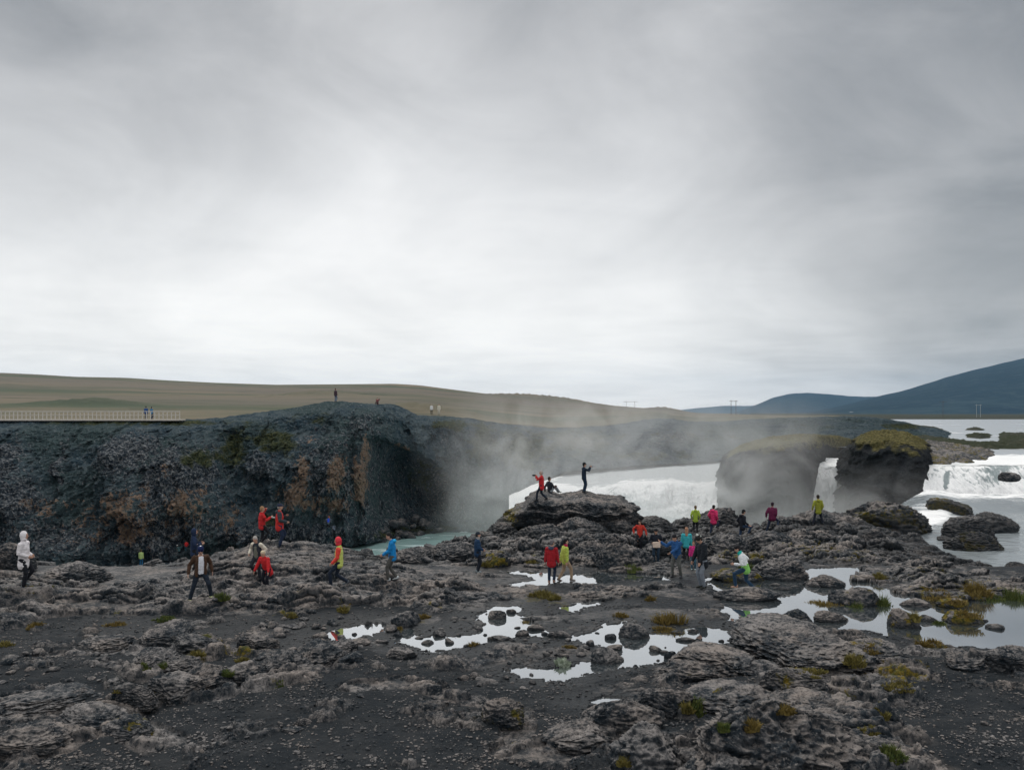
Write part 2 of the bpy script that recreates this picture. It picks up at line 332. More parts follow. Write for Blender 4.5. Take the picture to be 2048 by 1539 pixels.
for px, y, z in BASE:
    k = np.exp(-(((CU-(px-CX)/F)/.055)**2+((CL-math.log(y))/.065)**2)/2)+1e-6/(1+((CU-(px-CX)/F)/.05)**2+((CL-math.log(y))/.06)**2)**2; n_ += k*z; d_ += k
cz = n_/d_
def bil(G, U_, L_):
    a = np.clip((U_+.86)/1.72*(G.shape[1]-1), 0, G.shape[1]-1.001); b = np.clip((L_-math.log(8.5))/(math.log(66)-math.log(8.5))*(G.shape[0]-1), 0, G.shape[0]-1.001)
    i = a.astype(int); j = b.astype(int); fa = a-i; fb = b-j
    return (G[j, i]*(1-fa)+G[j, i+1]*fa)*(1-fb)+(G[j+1, i]*(1-fa)+G[j+1, i+1]*fa)*fb
H = bil(cz, U, LY).astype(np.float32)
# domain warp used for every edge
wx = fbm2(X*.55, Y*.55, 4, 5)*.6; wy = fbm2(X*.55+40, Y*.55, 4, 9)*.6
wf_ = fbm2(X*3, Y*3, 3, 51)*.16
# ridges and mounds of lava: (half width m, height m, points px,py of the foot line)
RID = [
 (1.1,.50,[(-60,1245),(60,1216),(150,1206),(300,1200),(430,1192),(520,1198),(640,1192)]),
 (.8,.35,[(640,1195),(720,1192),(850,1200),(980,1195),(1040,1180)]),
 (.45,.42,[(280,1290),(330,1268),(390,1275),(420,1300)]), (.35,.32,[(275,1340),(330,1325),(385,1310)]), (.3,.25,[(60,1300),(200,1295),(240,1288)]),
 (.42,.36,[(235,1408),(290,1382),(340,1378),(440,1375)]), (.35,.34,[(430,1362),(470,1350),(530,1362),(590,1350),(640,1325),(700,1310)]),
 (.5,.34,[(30,1500),(110,1462),(170,1440),(260,1448),(290,1470)]), (.35,.22,[(-30,1425),(60,1415),(140,1412)]), (.3,.18,[(-20,1385),(60,1375)]),
 (.3,.2,[(460,1290),(520,1300),(590,1300)]), (.45,.30,[(760,1240),(800,1232),(850,1236)]), (.4,.22,[(860,1192),(930,1205),(1000,1205)]),
 (.35,.30,[(1010,1290),(1070,1300),(1150,1300),(1190,1312)]), (.35,.25,[(890,1330),(1010,1310)]), (.3,.15,[(700,1370),(800,1360),(940,1400)]),
 (.42,.50,[(1090,1500),(1160,1478),(1240,1440),(1310,1415),(1350,1415)]), (.5,.45,[(1290,1530),(1340,1520),(1365,1550)]),
 (1.25,.95,[(1520,1560),(1590,1500),(1660,1490),(1700,1540)]), (.6,.5,[(1430,1600),(1480,1540),(1540,1500)]), (.35,.3,[(1280,1475),(1400,1490)]),
 (.7,.36,[(1390,1328),(1480,1310),(1560,1298),(1650,1285),(1720,1310)]), (.4,.42,[(1350,1355),(1420,1345),(1520,1340)]), (.4,.40,[(1560,1370),(1600,1360),(1650,1372)]),
 (.45,.45,[(1390,1390),(1470,1398),(1560,1400),(1640,1420),(1700,1425)]), (.4,.34,[(1660,1345),(1740,1340),(1830,1350)]), (.4,.3,[(1640,1385),(1740,1400),(1800,1395)]),
 (.45,.30,[(1720,1280),(1800,1300),(1900,1310),(1870,1290)]), (.5,.35,[(1950,1325),(2048,1325),(2120,1320)]), (.3,.18,[(1600,1445),(1700,1460),(1790,1470)]), (.3,.16,[(950,1430),(1040,1420),(1020,1500)]),
 (.55,.40,[(1160,1195),(1250,1185),(1320,1178),(1400,1190)]), (.45,.42,[(1280,1225),(1340,1230),(1410,1225)]), (.4,.24,[(1080,1240),(1160,1232),(1240,1225)]), (.3,.15,[(1040,1195),(1120,1190)]),
 (.5,.34,[(1180,1178),(1290,1172),(1400,1178)]),(.35,.18,[(1430,1192),(1490,1190)]),
 (.9,.5,[(990,1135),(1090,1132),(1200,1132),(1330,1140)]), (.7,.4,[(1420,1128),(1480,1122),(1560,1125)]), (.9,.5,[(1560,1112),(1620,1104),(1700,1108)]), (1.4,.8,[(1480,1100),(1560,1092),(1650,1088),(1720,1095)]),
 (1.0,.30,[(1700,1155),(1800,1160),(1900,1160),(2048,1165),(2200,1165)]), (1.0,.3,[(1730,1140),(1800,1130),(1880,1140),(1980,1160)]), (1.0,.45,[(1850,1185),(1950,1182),(2100,1186)]),
 (1.0,.25,[(800,1135),(900,1118),(980,1120)]), (1.5,.9,[(960,1095),(1080,1098),(1180,1090),(1300,1095)]), (1.6,.8,[(1180,1080),(1300,1080),(1380,1085)]), (1.5,.7,[(1300,1062),(1400,1066),(1500,1070)]),
 (2.0,.9,[(1520,1072),(1600,1068),(1700,1068)]), (1.0,.5,[(-80,1120),(20,1110),(90,1135)]), (1.0,.4,[(480,1150),(560,1135),(680,1150),(760,1160)]), (.8,.3,[(820,1170),(920,1168),(1000,1160)]),
]
def ledges(q, s, sharp=.7): k = np.floor(q/s); fr = q/s-k; return (k+sstep(sharp, 1, fr))*s
qs = fbm2((X+wx*.8)*.32+(Y+wy*.8)*.1, (Y+wy*.8)*.75-(X+wx*.8)*.12, 3, 141)*.95
RG = np.zeros_like(X); RN = np.zeros_like(X)
side = fbm2(X*1.3, Y*1.3, 3, 77)
lump = fbm2(X*.9, Y*.9, 3, 99)
hb = cz
for hw, hh, pts in RID:
    q = []
    for px, py in pts:
        y = depth_at(py, -.1)
        for _ in range(4): y = depth_at(py, float(bil(hb, np.array([(px-CX)/F]), np.array([math.log(max(8.6, min(y, 65)))]))[0]))
        q.append(((px-CX)/F*y, y))
    ymin = min(a[1] for a in q)-hw*2; ymax = max(a[1] for a in q)+hw*2.5
    r0 = int(np.searchsorted(ly, math.log(max(ymin, 8.6)))); r1 = int(np.searchsorted(ly, math.log(min(ymax, 65.9))))
    if r1-r0 < 2: continue
    sl_ = slice(r0, r1); x_, y_ = X[sl_]+wx[sl_]*min(1, hw)*1.1+wf_[sl_]*.25, Y[sl_]+wy[sl_]*min(1, hw)*1.1+wf_[sl_]*.25
    d = np.full(x_.shape, 1e9, np.float32)
    for (ax, ay), (bx, by) in zip(q, q[1:]):
        ex, ey = bx-ax, by-ay; t = np.clip(((x_-ax)*ex+(y_-ay)*ey)/(ex*ex+ey*ey), 0, 1); d = np.minimum(d, (x_-ax-ex*t)**2+(y_-ay-ey*t)**2)
    d = np.sqrt(d)/hw*(1+.35*side[sl_])
    pr = np.clip(1-d**2.4*.45, 0, 1)**.8*sstep(1.5, .85, d)
    hk = hh*(.45 if min(p_[1] for p_ in pts) < 1109 else .42 if min(p_[1] for p_ in pts) < 1250 and pts[0][0] > 980 and hw < .65 else .6 if min(p_[1] for p_ in pts) < 1200 and pts[0][0] > 980 else .5)
    RG[sl_] = np.maximum(RG[sl_], pr*hk*(1+.6*lump[sl_]+.25*qs[sl_])); RN[sl_] = np.maximum(RN[sl_], sstep(1.35, .9, d))
# rocky everywhere behind the terrace line, sand in front of it except on the ridges
tl = np.interp(PXg, [-400,0,100,200,330,440,520,640,720,850,1000,1060,1150,1300,1450,1600,1750,1800,2100], [25.6,25.2,26,26.2,26.1,26.6,26.2,26.6,26.6,26.3,26.4,27.5,31.5,32,33,32,31,32,32])
rocky = sstep(-.5, .25, (Y+wy*1.6)-tl)
dn = fbm2(X*.35+7, Y*.35, 4, 21)
rocky = np.maximum(rocky, RN)
gravel = sstep(.12, .3, fbm2(X*.5+3, Y*.6, 4, 31))*(1-rocky)                                        # half-buried rock showing through the sand
terr = sstep(-.35, .05, Y+wy*1.2-np.interp(PXg, [-400,0,100,200,330,440,520,640,760], [25.6,25.2,26,26.2,26.1,26.6,26.2,26.5,26.5]))*np.interp(PXg, [-400, 500, 760, 900], [.22, .22, .10, 0])
H = H+terr-.12*np.interp(PXg, [500, 800], [1, 0])
# pillow lava relief
a1 = 1.05
wX, wY = X+wx*.8, Y+wy*.8
wq = fbm2(X*1.7, Y*1.7, 3, 57)*.5
f1, f2, id1 = worley2((wX+wq*.5)/1.7, (wY+wq*.5)/1.25, 4)
p1 = (.75*id1+.45*np.sqrt(np.clip(1-f1**2, 0, 1)))*sstep(.0, .13, f2-f1)
f1, f2, id2 = worley2((wX+wf_*1.5+wq*.3)/.62, (wY+wf_*1.5)/.40, 14)
p2 = (.9*id2+.35*np.sqrt(np.clip(1-f1**2*1.1, 0, 1)))*sstep(0, .16, f2-f1)
f1, f2, id3 = worley2((wX+wf_)/.17, (wY+wf_)/.12, 24)
p3 = (.8*id3+.3*np.sqrt(np.clip(1-f1**2, 0, 1)))*sstep(0, .2, f2-f1)
f1, f2, id4 = worley2((X+fbm2(X*6, Y*6, 2, 58)*.03)/.075, Y/.06, 34); p4 = (id4-.4)*sstep(0, .22, f2-f1)
rid = fbm2(wX*1.1, wY*1.6, 5, 61, .55, True); fine = fbm2(X*5, Y*6, 4, 71, .6); fine2 = fbm2(X*14, Y*15, 3, 75, .6)
big_amp = sstep(27, 36, Y)
fg = sstep(27, 22, Y)
q2 = fbm2(wX*.8+wY*.2, wY*1.3-wX*.3, 3, 143)*.5
md = fbm2(X*.8+9, Y*1.1, 3, 147)
slab = ledges(qs+fine*.03, .22, .86)+ledges(q2*.7+fine2*.012, .12, .84)*.45
pit = -sstep(.32, .12, worley2(wX/.16, wY/.13, 44)[0])*.03*sstep(-.2, .3, side)
wk = sstep(30, 35, Y)*sstep(860, 980, PXg)*(1-.6*sstep(1650, 1800, PXg))
fg = sstep(27, 22, Y)
fine = fine*(1-.25*fg)
rel = p1*(.10+.30*wk)*(.35+.65*rocky)+p2*(.018+.09*wk)+p3*(.008+.012*wk)+rid*(.012+.06*wk)+md*.10+fine*(.016+.03*wk)+fine2*(.020-.007*fg)+p4*.012*sstep(30, 22, Y)+slab*(.62-.2*wk)+pit*(1.0+.6*fg)-.10-.22*wk
dome = np.exp(-(((PXg-560)/190)**2+((Y-31)/3.2)**2)); rel *= 1-.45*np.clip(dome, 0, 1)
for dx_, dy_, dr_, dk_, dh_ in ((1595,1500,1.25,.6,.0),(1560,1300,1.3,.5,.0),(1320,1530,.5,.5,.0),(1240,1445,.6,.35,.0),(1470,1330,.8,.4,0)):
    y0_ = depth_at(dy_, .3); x0_ = (dx_-CX)/F*y0_; g0_ = np.exp(-(((X-x0_)/dr_)**2+((Y-y0_)/(dr_*.8))**2)**1.5); rel = rel*(1-dk_*g0_)+dh_*g0_
sandrel = fbm2(X*.9, Y*1.1, 4, 81)*.07+fine*.016+fine2*.008
gr = gravel*(np.maximum(p2*.14+p3*.05-.06, 0)+fine*.03)
fld = np.clip(rocky, 0, 1)
RGq = .45*RG+.55*ledges(RG+qs*.12, .15, .8); RG = np.where(RG > .02, np.maximum(RGq, 0), RG)
H = H+RG+rel*fld+(sandrel+gr)*(1-fld*.8)
# pools
sd = np.full_like(X, 9.)
rr = (Y > 15) & (Y < 34); rows = np.where(rr.any(1))[0]; s0 = slice(rows[0], rows[-1]+1)
rag = fbm2(X[s0]*1.1, Y[s0]*1.3, 4, 91)*.26+fine[s0]*.17+(p2[s0]-.4)*.22
for P in PW:
    k = .35 if len(P) == 5 else 1
    sd[s0] = np.minimum(sd[s0], sdf_poly(X[s0], Y[s0], P)+rag*k)
land_min = WL+.015+.05*sstep(0, .6, sd)+np.maximum(fine, 0)*.02
shore = sstep(.1, 2.0, sd)
zone = sstep(33.5, 31.5, Y)
Hl = np.maximum(H, land_min)
Hl = WL+.012+(Hl-WL)*(.12+.88*np.maximum(shore, .30*RN))
wetbed = WL-np.clip(-sd*.35, 0, .25)+np.clip(fine*.05+fine2*.03-.01, -.03, .06)*0
inp = sd < 0
H = np.where(Y < 33.5, np.where(inp, WL-np.clip(-sd*.4, .0, .3), Hl)*zone+H*(1-zone), H)
# river at the right
r0 = int(np.searchsorted(ly, math.log(33))); s1 = slice(r0, nr)
sr = sdf_poly(X[s1], Y[s1], RIVER)+wx[s1]*.8+wf_[s1]
Hr = H[s1]; H[s1] = np.where(sr < 0, RIV-np.clip(-sr*.5, 0, .8), np.maximum(RIV+.04, RIV+.04+(Hr-RIV)*sstep(0, 1.0, sr)))
# rim of the gorge
ry = np.interp(PXg, *RIM)+wy*1.1+fbm2(X*.8, Y*.2, 3, 111)*.8
over = np.clip(Y-ry, 0, 99); drop = np.minimum(over*6, 9.8+over*.12)
H = H-drop*(1-.10*fbm2(X*1.5, Y*.6, 3, 121))
H = np.maximum(H, -11.6)
H = H.astype(np.float32)
# lean the steep fronts of the rock out a little so that slabs overhang
gy = np.zeros_like(H); gy[1:-1] = (H[2:]-H[:-2])/(Y[2:]-Y[:-2]); ov = np.clip(gy, -.3, 1.6)*np.clip(RG+rel*fld+.15, 0, .6)*(.28-.24*fg)
Yd = Y-ov; Xd = X
# moss patches (px, py, radius m, strength)
MOSS = [(350,1310,.9,.8),(410,1280,.5,.8),(300,1330,.5,.6),(480,1310,.5,.9),(450,1340,.4,.7),(230,1370,.25,.8),(90,1245,.7,.5),(60,1190,1.5,.55),(230,1230,1.2,.5),(330,1235,.8,.45),(570,1225,.6,.8),(600,1210,.4,.5),(685,1213,.4,.7),(845,1235,.4,.8),
 (880,1210,.8,.5),(560,1370,.4,.6),(1085,1195,.9,1.),(1120,1200,.6,.9),(980,1130,.9,.9),(920,1120,.8,.6),(1060,1122,.8,.8),(1040,1240,.3,.7),(1270,1140,1.2,.9),(1240,1230,.8,.6),(1310,1215,.6,.5),(1350,1240,1.0,1.),(1390,1250,.8,.8),(1300,1195,.5,.5),
 (1480,1130,1.6,.75),(1500,1150,1.2,.7),(1620,1120,1.5,.7),(1560,1100,1.2,.5),(1640,1110,1.2,.6),(1720,1130,1.5,.6),(1760,1120,1.4,.5),(1700,1160,1.3,.6),(1850,1130,1.4,.5),(1950,1145,1.4,.5),(1800,1160,1.4,.4),(1850,1182,1.2,.6),(1950,1188,1.2,.8),(2040,1188,1.2,.8),
 (1700,1190,.8,.7),(1750,1300,1.0,.6),(1690,1320,1.0,.95),(1720,1345,.8,.6),(1620,1350,.5,1.),(1600,1340,.4,.8),(1800,1370,.8,.9),(1850,1290,.9,.7),(1880,1285,.6,.8),(1780,1330,.6,.6),(2000,1320,1.2,.45),(1300,1395,.5,.5),(1400,1415,.5,1.),(1430,1440,.4,1.),
 (1700,1415,.5,.6),(1770,1430,.4,.8),(1720,1470,.4,.6),(1370,1350,.4,.4),(1010,1440,.8,.45),(1000,1480,.8,.45),(1000,1200,.7,.5),(1430,1290,.5,.3),(860,1100,1,.3),(1800,1100,2,.45),(120,1430,.6,.35),(200,1460,.5,.3),(1900,1160,2,.6)]
moss = np.zeros_like(X)
for px, py, r, s in MOSS:
    y = depth_at(py, -.0 if py > 1140 else -.4); x = (px-CX)/F*y
    moss = np.maximum(moss, s*.68*np.exp(-(((X-x)/r)**2+((Y-y)/r)**2)*.8))
sand = np.clip((1-fld)*1.0, 0, 1)*(1-.85*np.clip(gravel*sstep(.03, .08, gr), 0, 1))
steep = sstep(.5, 1.3, np.abs(gy)); sand *= 1-steep*.8
moss *= (1-.4*sand)
keep = (H > -11.5) | (Y < 40)
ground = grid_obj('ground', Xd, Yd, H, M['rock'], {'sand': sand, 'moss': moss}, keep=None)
tag(ground, kind='structure')
def ground_h(x, y):
    u = np.asarray(x)/np.asarray(y); return bil(H, u, np.log(np.asarray(y)))
def sand_at(x, y): return bil(sand, np.asarray(x)/np.asarray(y), np.log(np.asarray(y)))
print('ground', time.time()-T0)
# ------------------------------------------------------------------ water sheets
def sheet(name, pts, z, mat, n=1):
    co = [(*p, z) for p in pts]; me = bpy.data.meshes.new(name); me.from_pydata(co, [], [tuple(range(len(co)))]); me.update(); return tag(link_mesh(name, me, mat), kind='structure')
sheet('pool_water', [(-6.5, 15), (20, 15), (26, 31.8), (-8, 31.8)], WL, M['pool'])
def wgrid(name, u0, u1_, y0, y1, nu, ny, zf, ff, mat, keepf=None, logy=True):
    u = np.linspace(u0, u1_, nu); yy = np.exp(np.linspace(math.log(y0), math.log(y1), ny)); UU, YY = np.meshgrid(u, yy); XX = UU*YY; PX = UU*F+CX
    Zb = zf(PX, XX, YY); fo = ff(PX, XX, YY, Zb)
    return tag(grid_obj(name, XX, YY, Zb, mat, {'foam': fo}, keep=keepf(PX, XX, YY) if keepf else None), kind='structure')
def zr(PX, x, y):
    ch = np.exp(-((PX-1865)/75)**2)*sstep(52, 58, y+fbm2(x*.6, y*.6, 2, 5)*1.5)*.8
    up = sstep(57, 61, y)*.5*sstep(1760, 1850, PX)
    return RIV+np.maximum(ch, up)+fbm2(x*.9, y*.9, 4, 7)*.06+fbm2(x*.3, y*.5, 2, 8)*.05+sstep(50, 62, y)*np.abs(fbm2(x*1.2, y*.9, 3, 9))*.10
def fr(PX, x, y, z):
    f = .9*np.exp(-(((PX-1865)/65)**2+((y-54)/4.5)**2))+.75*sstep(60.5, 63.5, y)+.45*np.exp(-(((PX-1780)/60)**2+((y-51)/2.5)**2))+.4*np.exp(-(((PX-2020)/60)**2+((y-50)/2)**2))
    return f+.22*sstep(.05, .5, fbm2(x*.25, y*.6, 3, 15))-.12
wgrid('side_channel_water', .44, 1.05, 33, 66, 420, 320, zr, fr, M['river'], keepf=lambda PX, x, y: PX > 1730+np.maximum(y-50, 0)*7.5)
# gorge river
def zg(PX, x, y): return -10.5+fbm2(x*.4, y*.4, 3, 7)*.08
wgrid('gorge_water', -1.0, .5, 30, 135, 300, 260, zg, lambda PX, x, y, z: .18+.45*sstep(.05, .4, fbm2(x*.12, y*.35, 4, 18))+.3*sstep(900, 1000, PX), M['gorge'])
# upper river above the falls
UP = 1.9
def zu(PX, x, y):
    near = sstep(110, 76, y); return UP+fbm2(x*.5, y*.5, 4, 27)*.08*(.3+near)+np.abs(fbm2(x*.35+4, y*.25, 3, 29))*.30*near*sstep(1850, 1950, PX)*sstep(70, 74, y)-sstep(74, 70, y)*.5
def fu(PX, x, y, z): return .12+.6*sstep(84, 72, y)+.5*sstep(.1, .45, fbm2(x*.05, y*.12, 4, 38))*sstep(300, 120, y)+.3*sstep(.1, .5, fbm2(x*.02, y*.02, 3, 39))
wgrid('upper_river_water', .40, 1.3, 69.9, 620, 360, 300, zu, fu, M['upriver'], keepf=lambda PX, x, y: (PX > 1848) | (y > 95))
# ================================================================== far cliff across the gorge
ncl, ntl = 1700, 360
pxs = np.linspace(-500, 1905, ncl); ts = np.linspace(0, 1, ntl)
def itp(tab): return np.interp(pxs, [a[0] for a in tab], [a[1] for a in tab])
def smooth(a, k=15): return np.convolve(np.pad(a, k, mode='edge'), np.ones(2*k+1)/(2*k+1), 'valid')
top_py = itp([(-500,840),(0,840),(300,839.5),(350,839),(420,837),(470,831),(520,824),(570,818),(620,809),(650,803),(690,802),(740,807),(790,808),(815,818),(835,829),(900,832),(940,836),(1000,846),(1100,856),(1200,852),(1250,846),(1290,838),(1340,836),(1380,842),(1440,843),(1500,838),(1600,834),(1700,832),(1750,834),(1800,842),(1830,849),(1870,856),(1905,866)])
top_y = smooth(itp([(-500,105),(300,105),(450,108),(650,113),(760,113),(830,116),(940,117),(1000,119),(1100,124),(1280,128),(1500,132),(1700,140),(1760,150),(1830,165),(1905,172)]))
bot_y = smooth(itp([(-500,84),(0,83),(150,84),(300,88),(450,94),(600,98),(690,99),(760,104),(830,108),(930,111),(1000,112),(1030,106),(1130,105),(1250,105),(1450,106),(1600,106),(1700,105),(1760,100),(1905,96)]), 12)
bot_z = itp([(-500,-11),(1005,-11),(1040,-4.6),(1130,-1.9),(1250,-1.2),(1350,-.9),(1450,-.5),(1600,.3),(1700,1.6),(1905,1.5)])
tpn = top_py+2.2*fbm2(pxs*.03, pxs*0, 4, 3)
top_z = CZ-(tpn-HY)/F*top_y
# profile: steepness exponent per column: 1 = even slope, small = steep foot then gentle top
Tg, Pg = np.meshgrid(ts, pxs, indexing='ij')
prof_s = np.interp(Pg, [-500,200,330,700,740,900,960,1050,1905], [.9,.9,.55,.5,.4,.4,.8,.9,1.])
back = Tg > .94                                                         # the last rows roll back behind the rim
tt = np.clip(Tg/.94, 0, 1)
yy = bot_y[None]+(top_y-bot_y)[None]*(tt**(1/prof_s)*.85+tt*.15)
zz_ = bot_z[None]+(top_z-bot_z)[None]*(1-(1-tt)**1.15)
bk = np.clip((Tg-.94)/.06, 0, 1); yy = yy+bk*6; zz_ = zz_-bk**1.5*1.6
up_ = (Pg-CX)/F; xx = up_*yy
PYg = HY+(CZ-zz_)/yy*F
# buttresses, gullies and the undercut beside the spray (photo position -> relief in metres towards the viewer)
rl = np.zeros_like(xx)
def gpatch(px, py, rx, ry, rot=0.):
    c, s = math.cos(R(rot)), math.sin(R(rot)); dx, dy = Pg-px, PYg-py; a, b = (dx*c+dy*s)/rx, (-dx*s+dy*c)/ry; return np.exp(-(a*a+b*b))
for px, py, rx, ry, rot, am in ((60,930,22,60,0,2.2),(90,1000,40,60,-30,1.6),(155,950,9,45,0,1.),(270,900,35,35,0,2.6),(300,990,60,70,0,2.4),(400,960,45,80,0,2.4),(440,1020,20,50,10,1.2),(620,960,45,80,0,2.4),(700,930,35,90,0,3.),(735,900,12,90,0,2.),
    (470,930,30,70,0,-1.8),(520,1000,50,50,0,-.8),(845,1000,85,75,0,-7.),(790,930,28,50,20,-3.5),(900,1030,50,45,0,-3.5),(800,880,60,22,25,2.2),(880,930,40,14,45,1.2),(200,1000,50,60,0,-1.),(750,1050,90,22,0,1.5),(560,1060,120,22,0,1.2),(950,960,40,90,0,1.5),(1300,870,90,25,0,1.6),(1100,900,60,30,0,-.9),(230,1090,160,22,0,1.)):
    rl += am*gpatch(px, py, rx, ry, rot)
s3 = xx*.16; q3 = zz_*.16; y3 = yy*.16
near_amp = np.interp(Pg, [-500, 950, 1050, 1905], [1, 1, .5, .35])
rg = fbm3(xx*.13, yy*.05, zz_*.10, 5, 201, .55, True)
rg2 = fbm3(xx*.55, yy*.3, zz_*.32, 4, 211, .55, True)
bm = fbm3(xx*1.4, yy*1.0, zz_*1.4, 4, 221, .6)
fd = sstep(0, .08, tt)*sstep(1.0, .90, Tg*.94/.94)
f1, f2, idc = worley2(xx*.45+rg*.6, zz_*.3+rg2*.4, 231)
# fans of basalt columns
phi = np.arctan2(PYg-1120, Pg-330); fan = np.abs(((phi*26+rg2*1.2) % 2)-1)
phi2 = np.arctan2(PYg-880, Pg-690); fan2 = np.abs(((phi2*34+rg2*1.4) % 2)-1)
fm1 = np.clip(gpatch(300,1030,70,60)+gpatch(410,1010,50,60)+gpatch(470,1040,30,50), 0, 1); fm2 = np.clip(gpatch(620,985,45,50)+gpatch(700,960,40,80)+gpatch(735,960,18,90), 0, 1)
rib = fbm3(xx*.42+rg2*.3, yy*.1, zz_*.07, 4, 251, .55, True); fb1, fb2, idb = worley2(xx*.30+rg2*.25, zz_*.16+rg*.25, 253)
dsp = rl*1.25+(rib*2.4+idb*1.6)*np.interp(PYg, [860, 930], [.35, 1])*near_amp+(rg*1.5+rg2*.8+bm*.6+idc*1.1)*near_amp+fbm3(xx*3.1, yy*2, zz_*3.1, 3, 241, .6)*.3+fm1*fan*.4+fm2*fan2*.4
dsp = dsp*sstep(0, .05, tt)*(.15+.85*sstep(1.0, .86, tt))
yc = yy-dsp; xc = xx-up_*dsp*.0; zc = zz_+bm*.25*fd
cave = sdf_poly(Pg+rg2*6, PYg+rg*5, np.array([(746,880),(768,872),(800,892),(850,908),(900,948),(925,992),(942,1040),(938,1066),(757,1066),(748,1000)], float))
cv = sstep(2, -9, cave)*(1-.25*sstep(980, 900, PYg)); yc = yc+cv*2.6
def patches(L_):
    a = np.zeros_like(xx)
    for p in L_: a = np.maximum(a, p[5]*gpatch(*p[:5]))
    return a
tan = patches(((300,1010,34,45,0,1.),(290,1050,40,35,0,.9),(240,1050,25,30,0,.6),(330,985,30,35,0,.7),(410,1000,45,45,0,.75),(435,1000,20,50,0,.7),(380,930,30,30,0,.5),(130,1010,25,20,30,.7),(120,1000,30,25,0,.5),(620,975,26,40,20,1.),(600,985,30,30,0,.9),(635,930,14,35,-15,.9),
    (700,940,18,45,10,1.),(690,1000,26,25,0,.9),(735,950,14,60,0,1.),(745,900,8,40,0,.9),(640,880,12,20,0,.5),(480,1030,25,40,0,.6),(650,1000,40,25,0,.7),(170,1000,50,16,0,.5),(810,893,22,8,20,.8),(960,980,30,18,0,.35),(730,985,25,20,0,.8)))
tan = np.maximum(tan, .55*gpatch(300, 1030, 260, 60)); tan = tan*(.72+.45*rib)
rock_ = patches(((60,930,26,60,0,.85),(95,990,40,50,-30,.8),(60,1010,50,40,0,.5),(155,930,10,55,0,.85),(290,900,60,45,0,.8),(380,950,90,70,0,.8),(420,930,50,40,0,.6),(350,1050,140,50,0,.8),(540,930,80,35,0,.55),(650,870,60,40,0,.4),(740,850,60,40,0,.55),(700,960,110,100,0,.55),(800,1050,110,25,0,.75),(860,960,70,25,40,.6),(600,1060,170,28,0,.8),(150,1060,160,40,0,.55),(30,1060,60,40,0,.6),(890,870,40,30,0,.35),(1340,870,60,18,0,.55)))
mossc = patches(((560,880,90,30,10,.8),(640,840,80,20,0,.55),(480,900,40,60,0,.8),(430,910,50,25,0,.7),(840,960,60,60,0,.8),(900,850,60,15,0,.75),(970,880,40,60,0,.8),(1050,900,80,60,0,.8),(820,1060,110,12,0,.7),(560,1030,40,25,0,.6),(30,960,40,60,0,.6),(600,845,150,14,-8,.5),(1150,880,120,40,0,.7),(1400,870,200,30,0,.5),(1300,910,200,20,0,.6),(950,1020,30,40,0,.4),(300,845,300,8,0,.7),(330,1125,120,12,0,.5),(1600,850,200,16,0,.4),(1800,852,60,9,0,.8)))
rock_ = rock_+np.clip(rib-.15, -.3, .5)*.45*sstep(850, 900, PYg); tan = tan*(1-.8*cv); rock_ = np.maximum(rock_*(1-.3*cv), .42*cv+.1); mossc = np.maximum(mossc*(1-.2*cv), .0)
co_f = grid_obj('cliff', xc, yc, zc, M['cliff'], {'rock': rock_, 'tan': tan, 'moss': mossc}, flip=False); tag(co_f, kind='structure')
# gravel shore in front of the cliff foot, under the plateau's rim
shx = np.linspace(-500, 690, 200); shy = np.linspace(0, 1, 60); SX, SY = np.meshgrid(shx, shy)
by = np.interp(SX, pxs, bot_y)+3; ey = np.interp(SX, [-500, 0, 300, 500, 600, 690], [34, 34, 55, 75, 88, 98]); yv = ey+(by-ey)*SY; xv = (SX-CX)/F*yv
zv = -10.9+sstep(0, .25, SY)*np.interp(SX, [-500, 650, 690], [.9, .7, .0])+fbm2(xv*.3, yv*.3, 4, 33)*.5*np.interp(SX, [600, 690], [1, .2])
tag(grid_obj('river_shore', xv, yv, zv, M['cliff'], {'rock': np.full_like(xv, .6), 'tan': xv*0, 'moss': xv*0+.4}), kind='structure')
print('cliff', time.time()-T0)
# ================================================================== moor, hill and mountains
mpx = np.linspace(-700, 1905, 900); ms = np.linspace(0, 1, 260); S_, MP = np.meshgrid(ms, mpx, indexing='ij')
mt = np.interp(mpx, pxs, top_y)-.2; mtp = smooth(np.interp(mpx, pxs, np.interp(pxs, [-500,300,450,520,830,940,1000,1100,1200,1300,1400,1500,1700,1760,1830,1905],[842,841,836,837,832,837,846,856,852,842,845,840,834,835,849,866])), 4)+1.5
rid_py = smooth(np.interp(mpx, [-700,-400,0,70,150,250,330,430,550,680,790,840,870,940,1000,1070,1150,1230,1300,1340,1400,1500,1700,1745,1770,1905], [738,740,745,748,753,755,760,765,769,768,767,770,774,783,790,800,806,812,818,821,826,829,832,836,838,862]), 3)
far = np.interp(mpx, [-700,800,1100,1340,1500,1700,1760,1800,1905], [1100,1100,900,700,600,420,360,300,185])
yy = mt*(far/mt)**S_; g_ = S_**np.interp(MP, [-700, 900, 1300], [1.15, .9, .6])
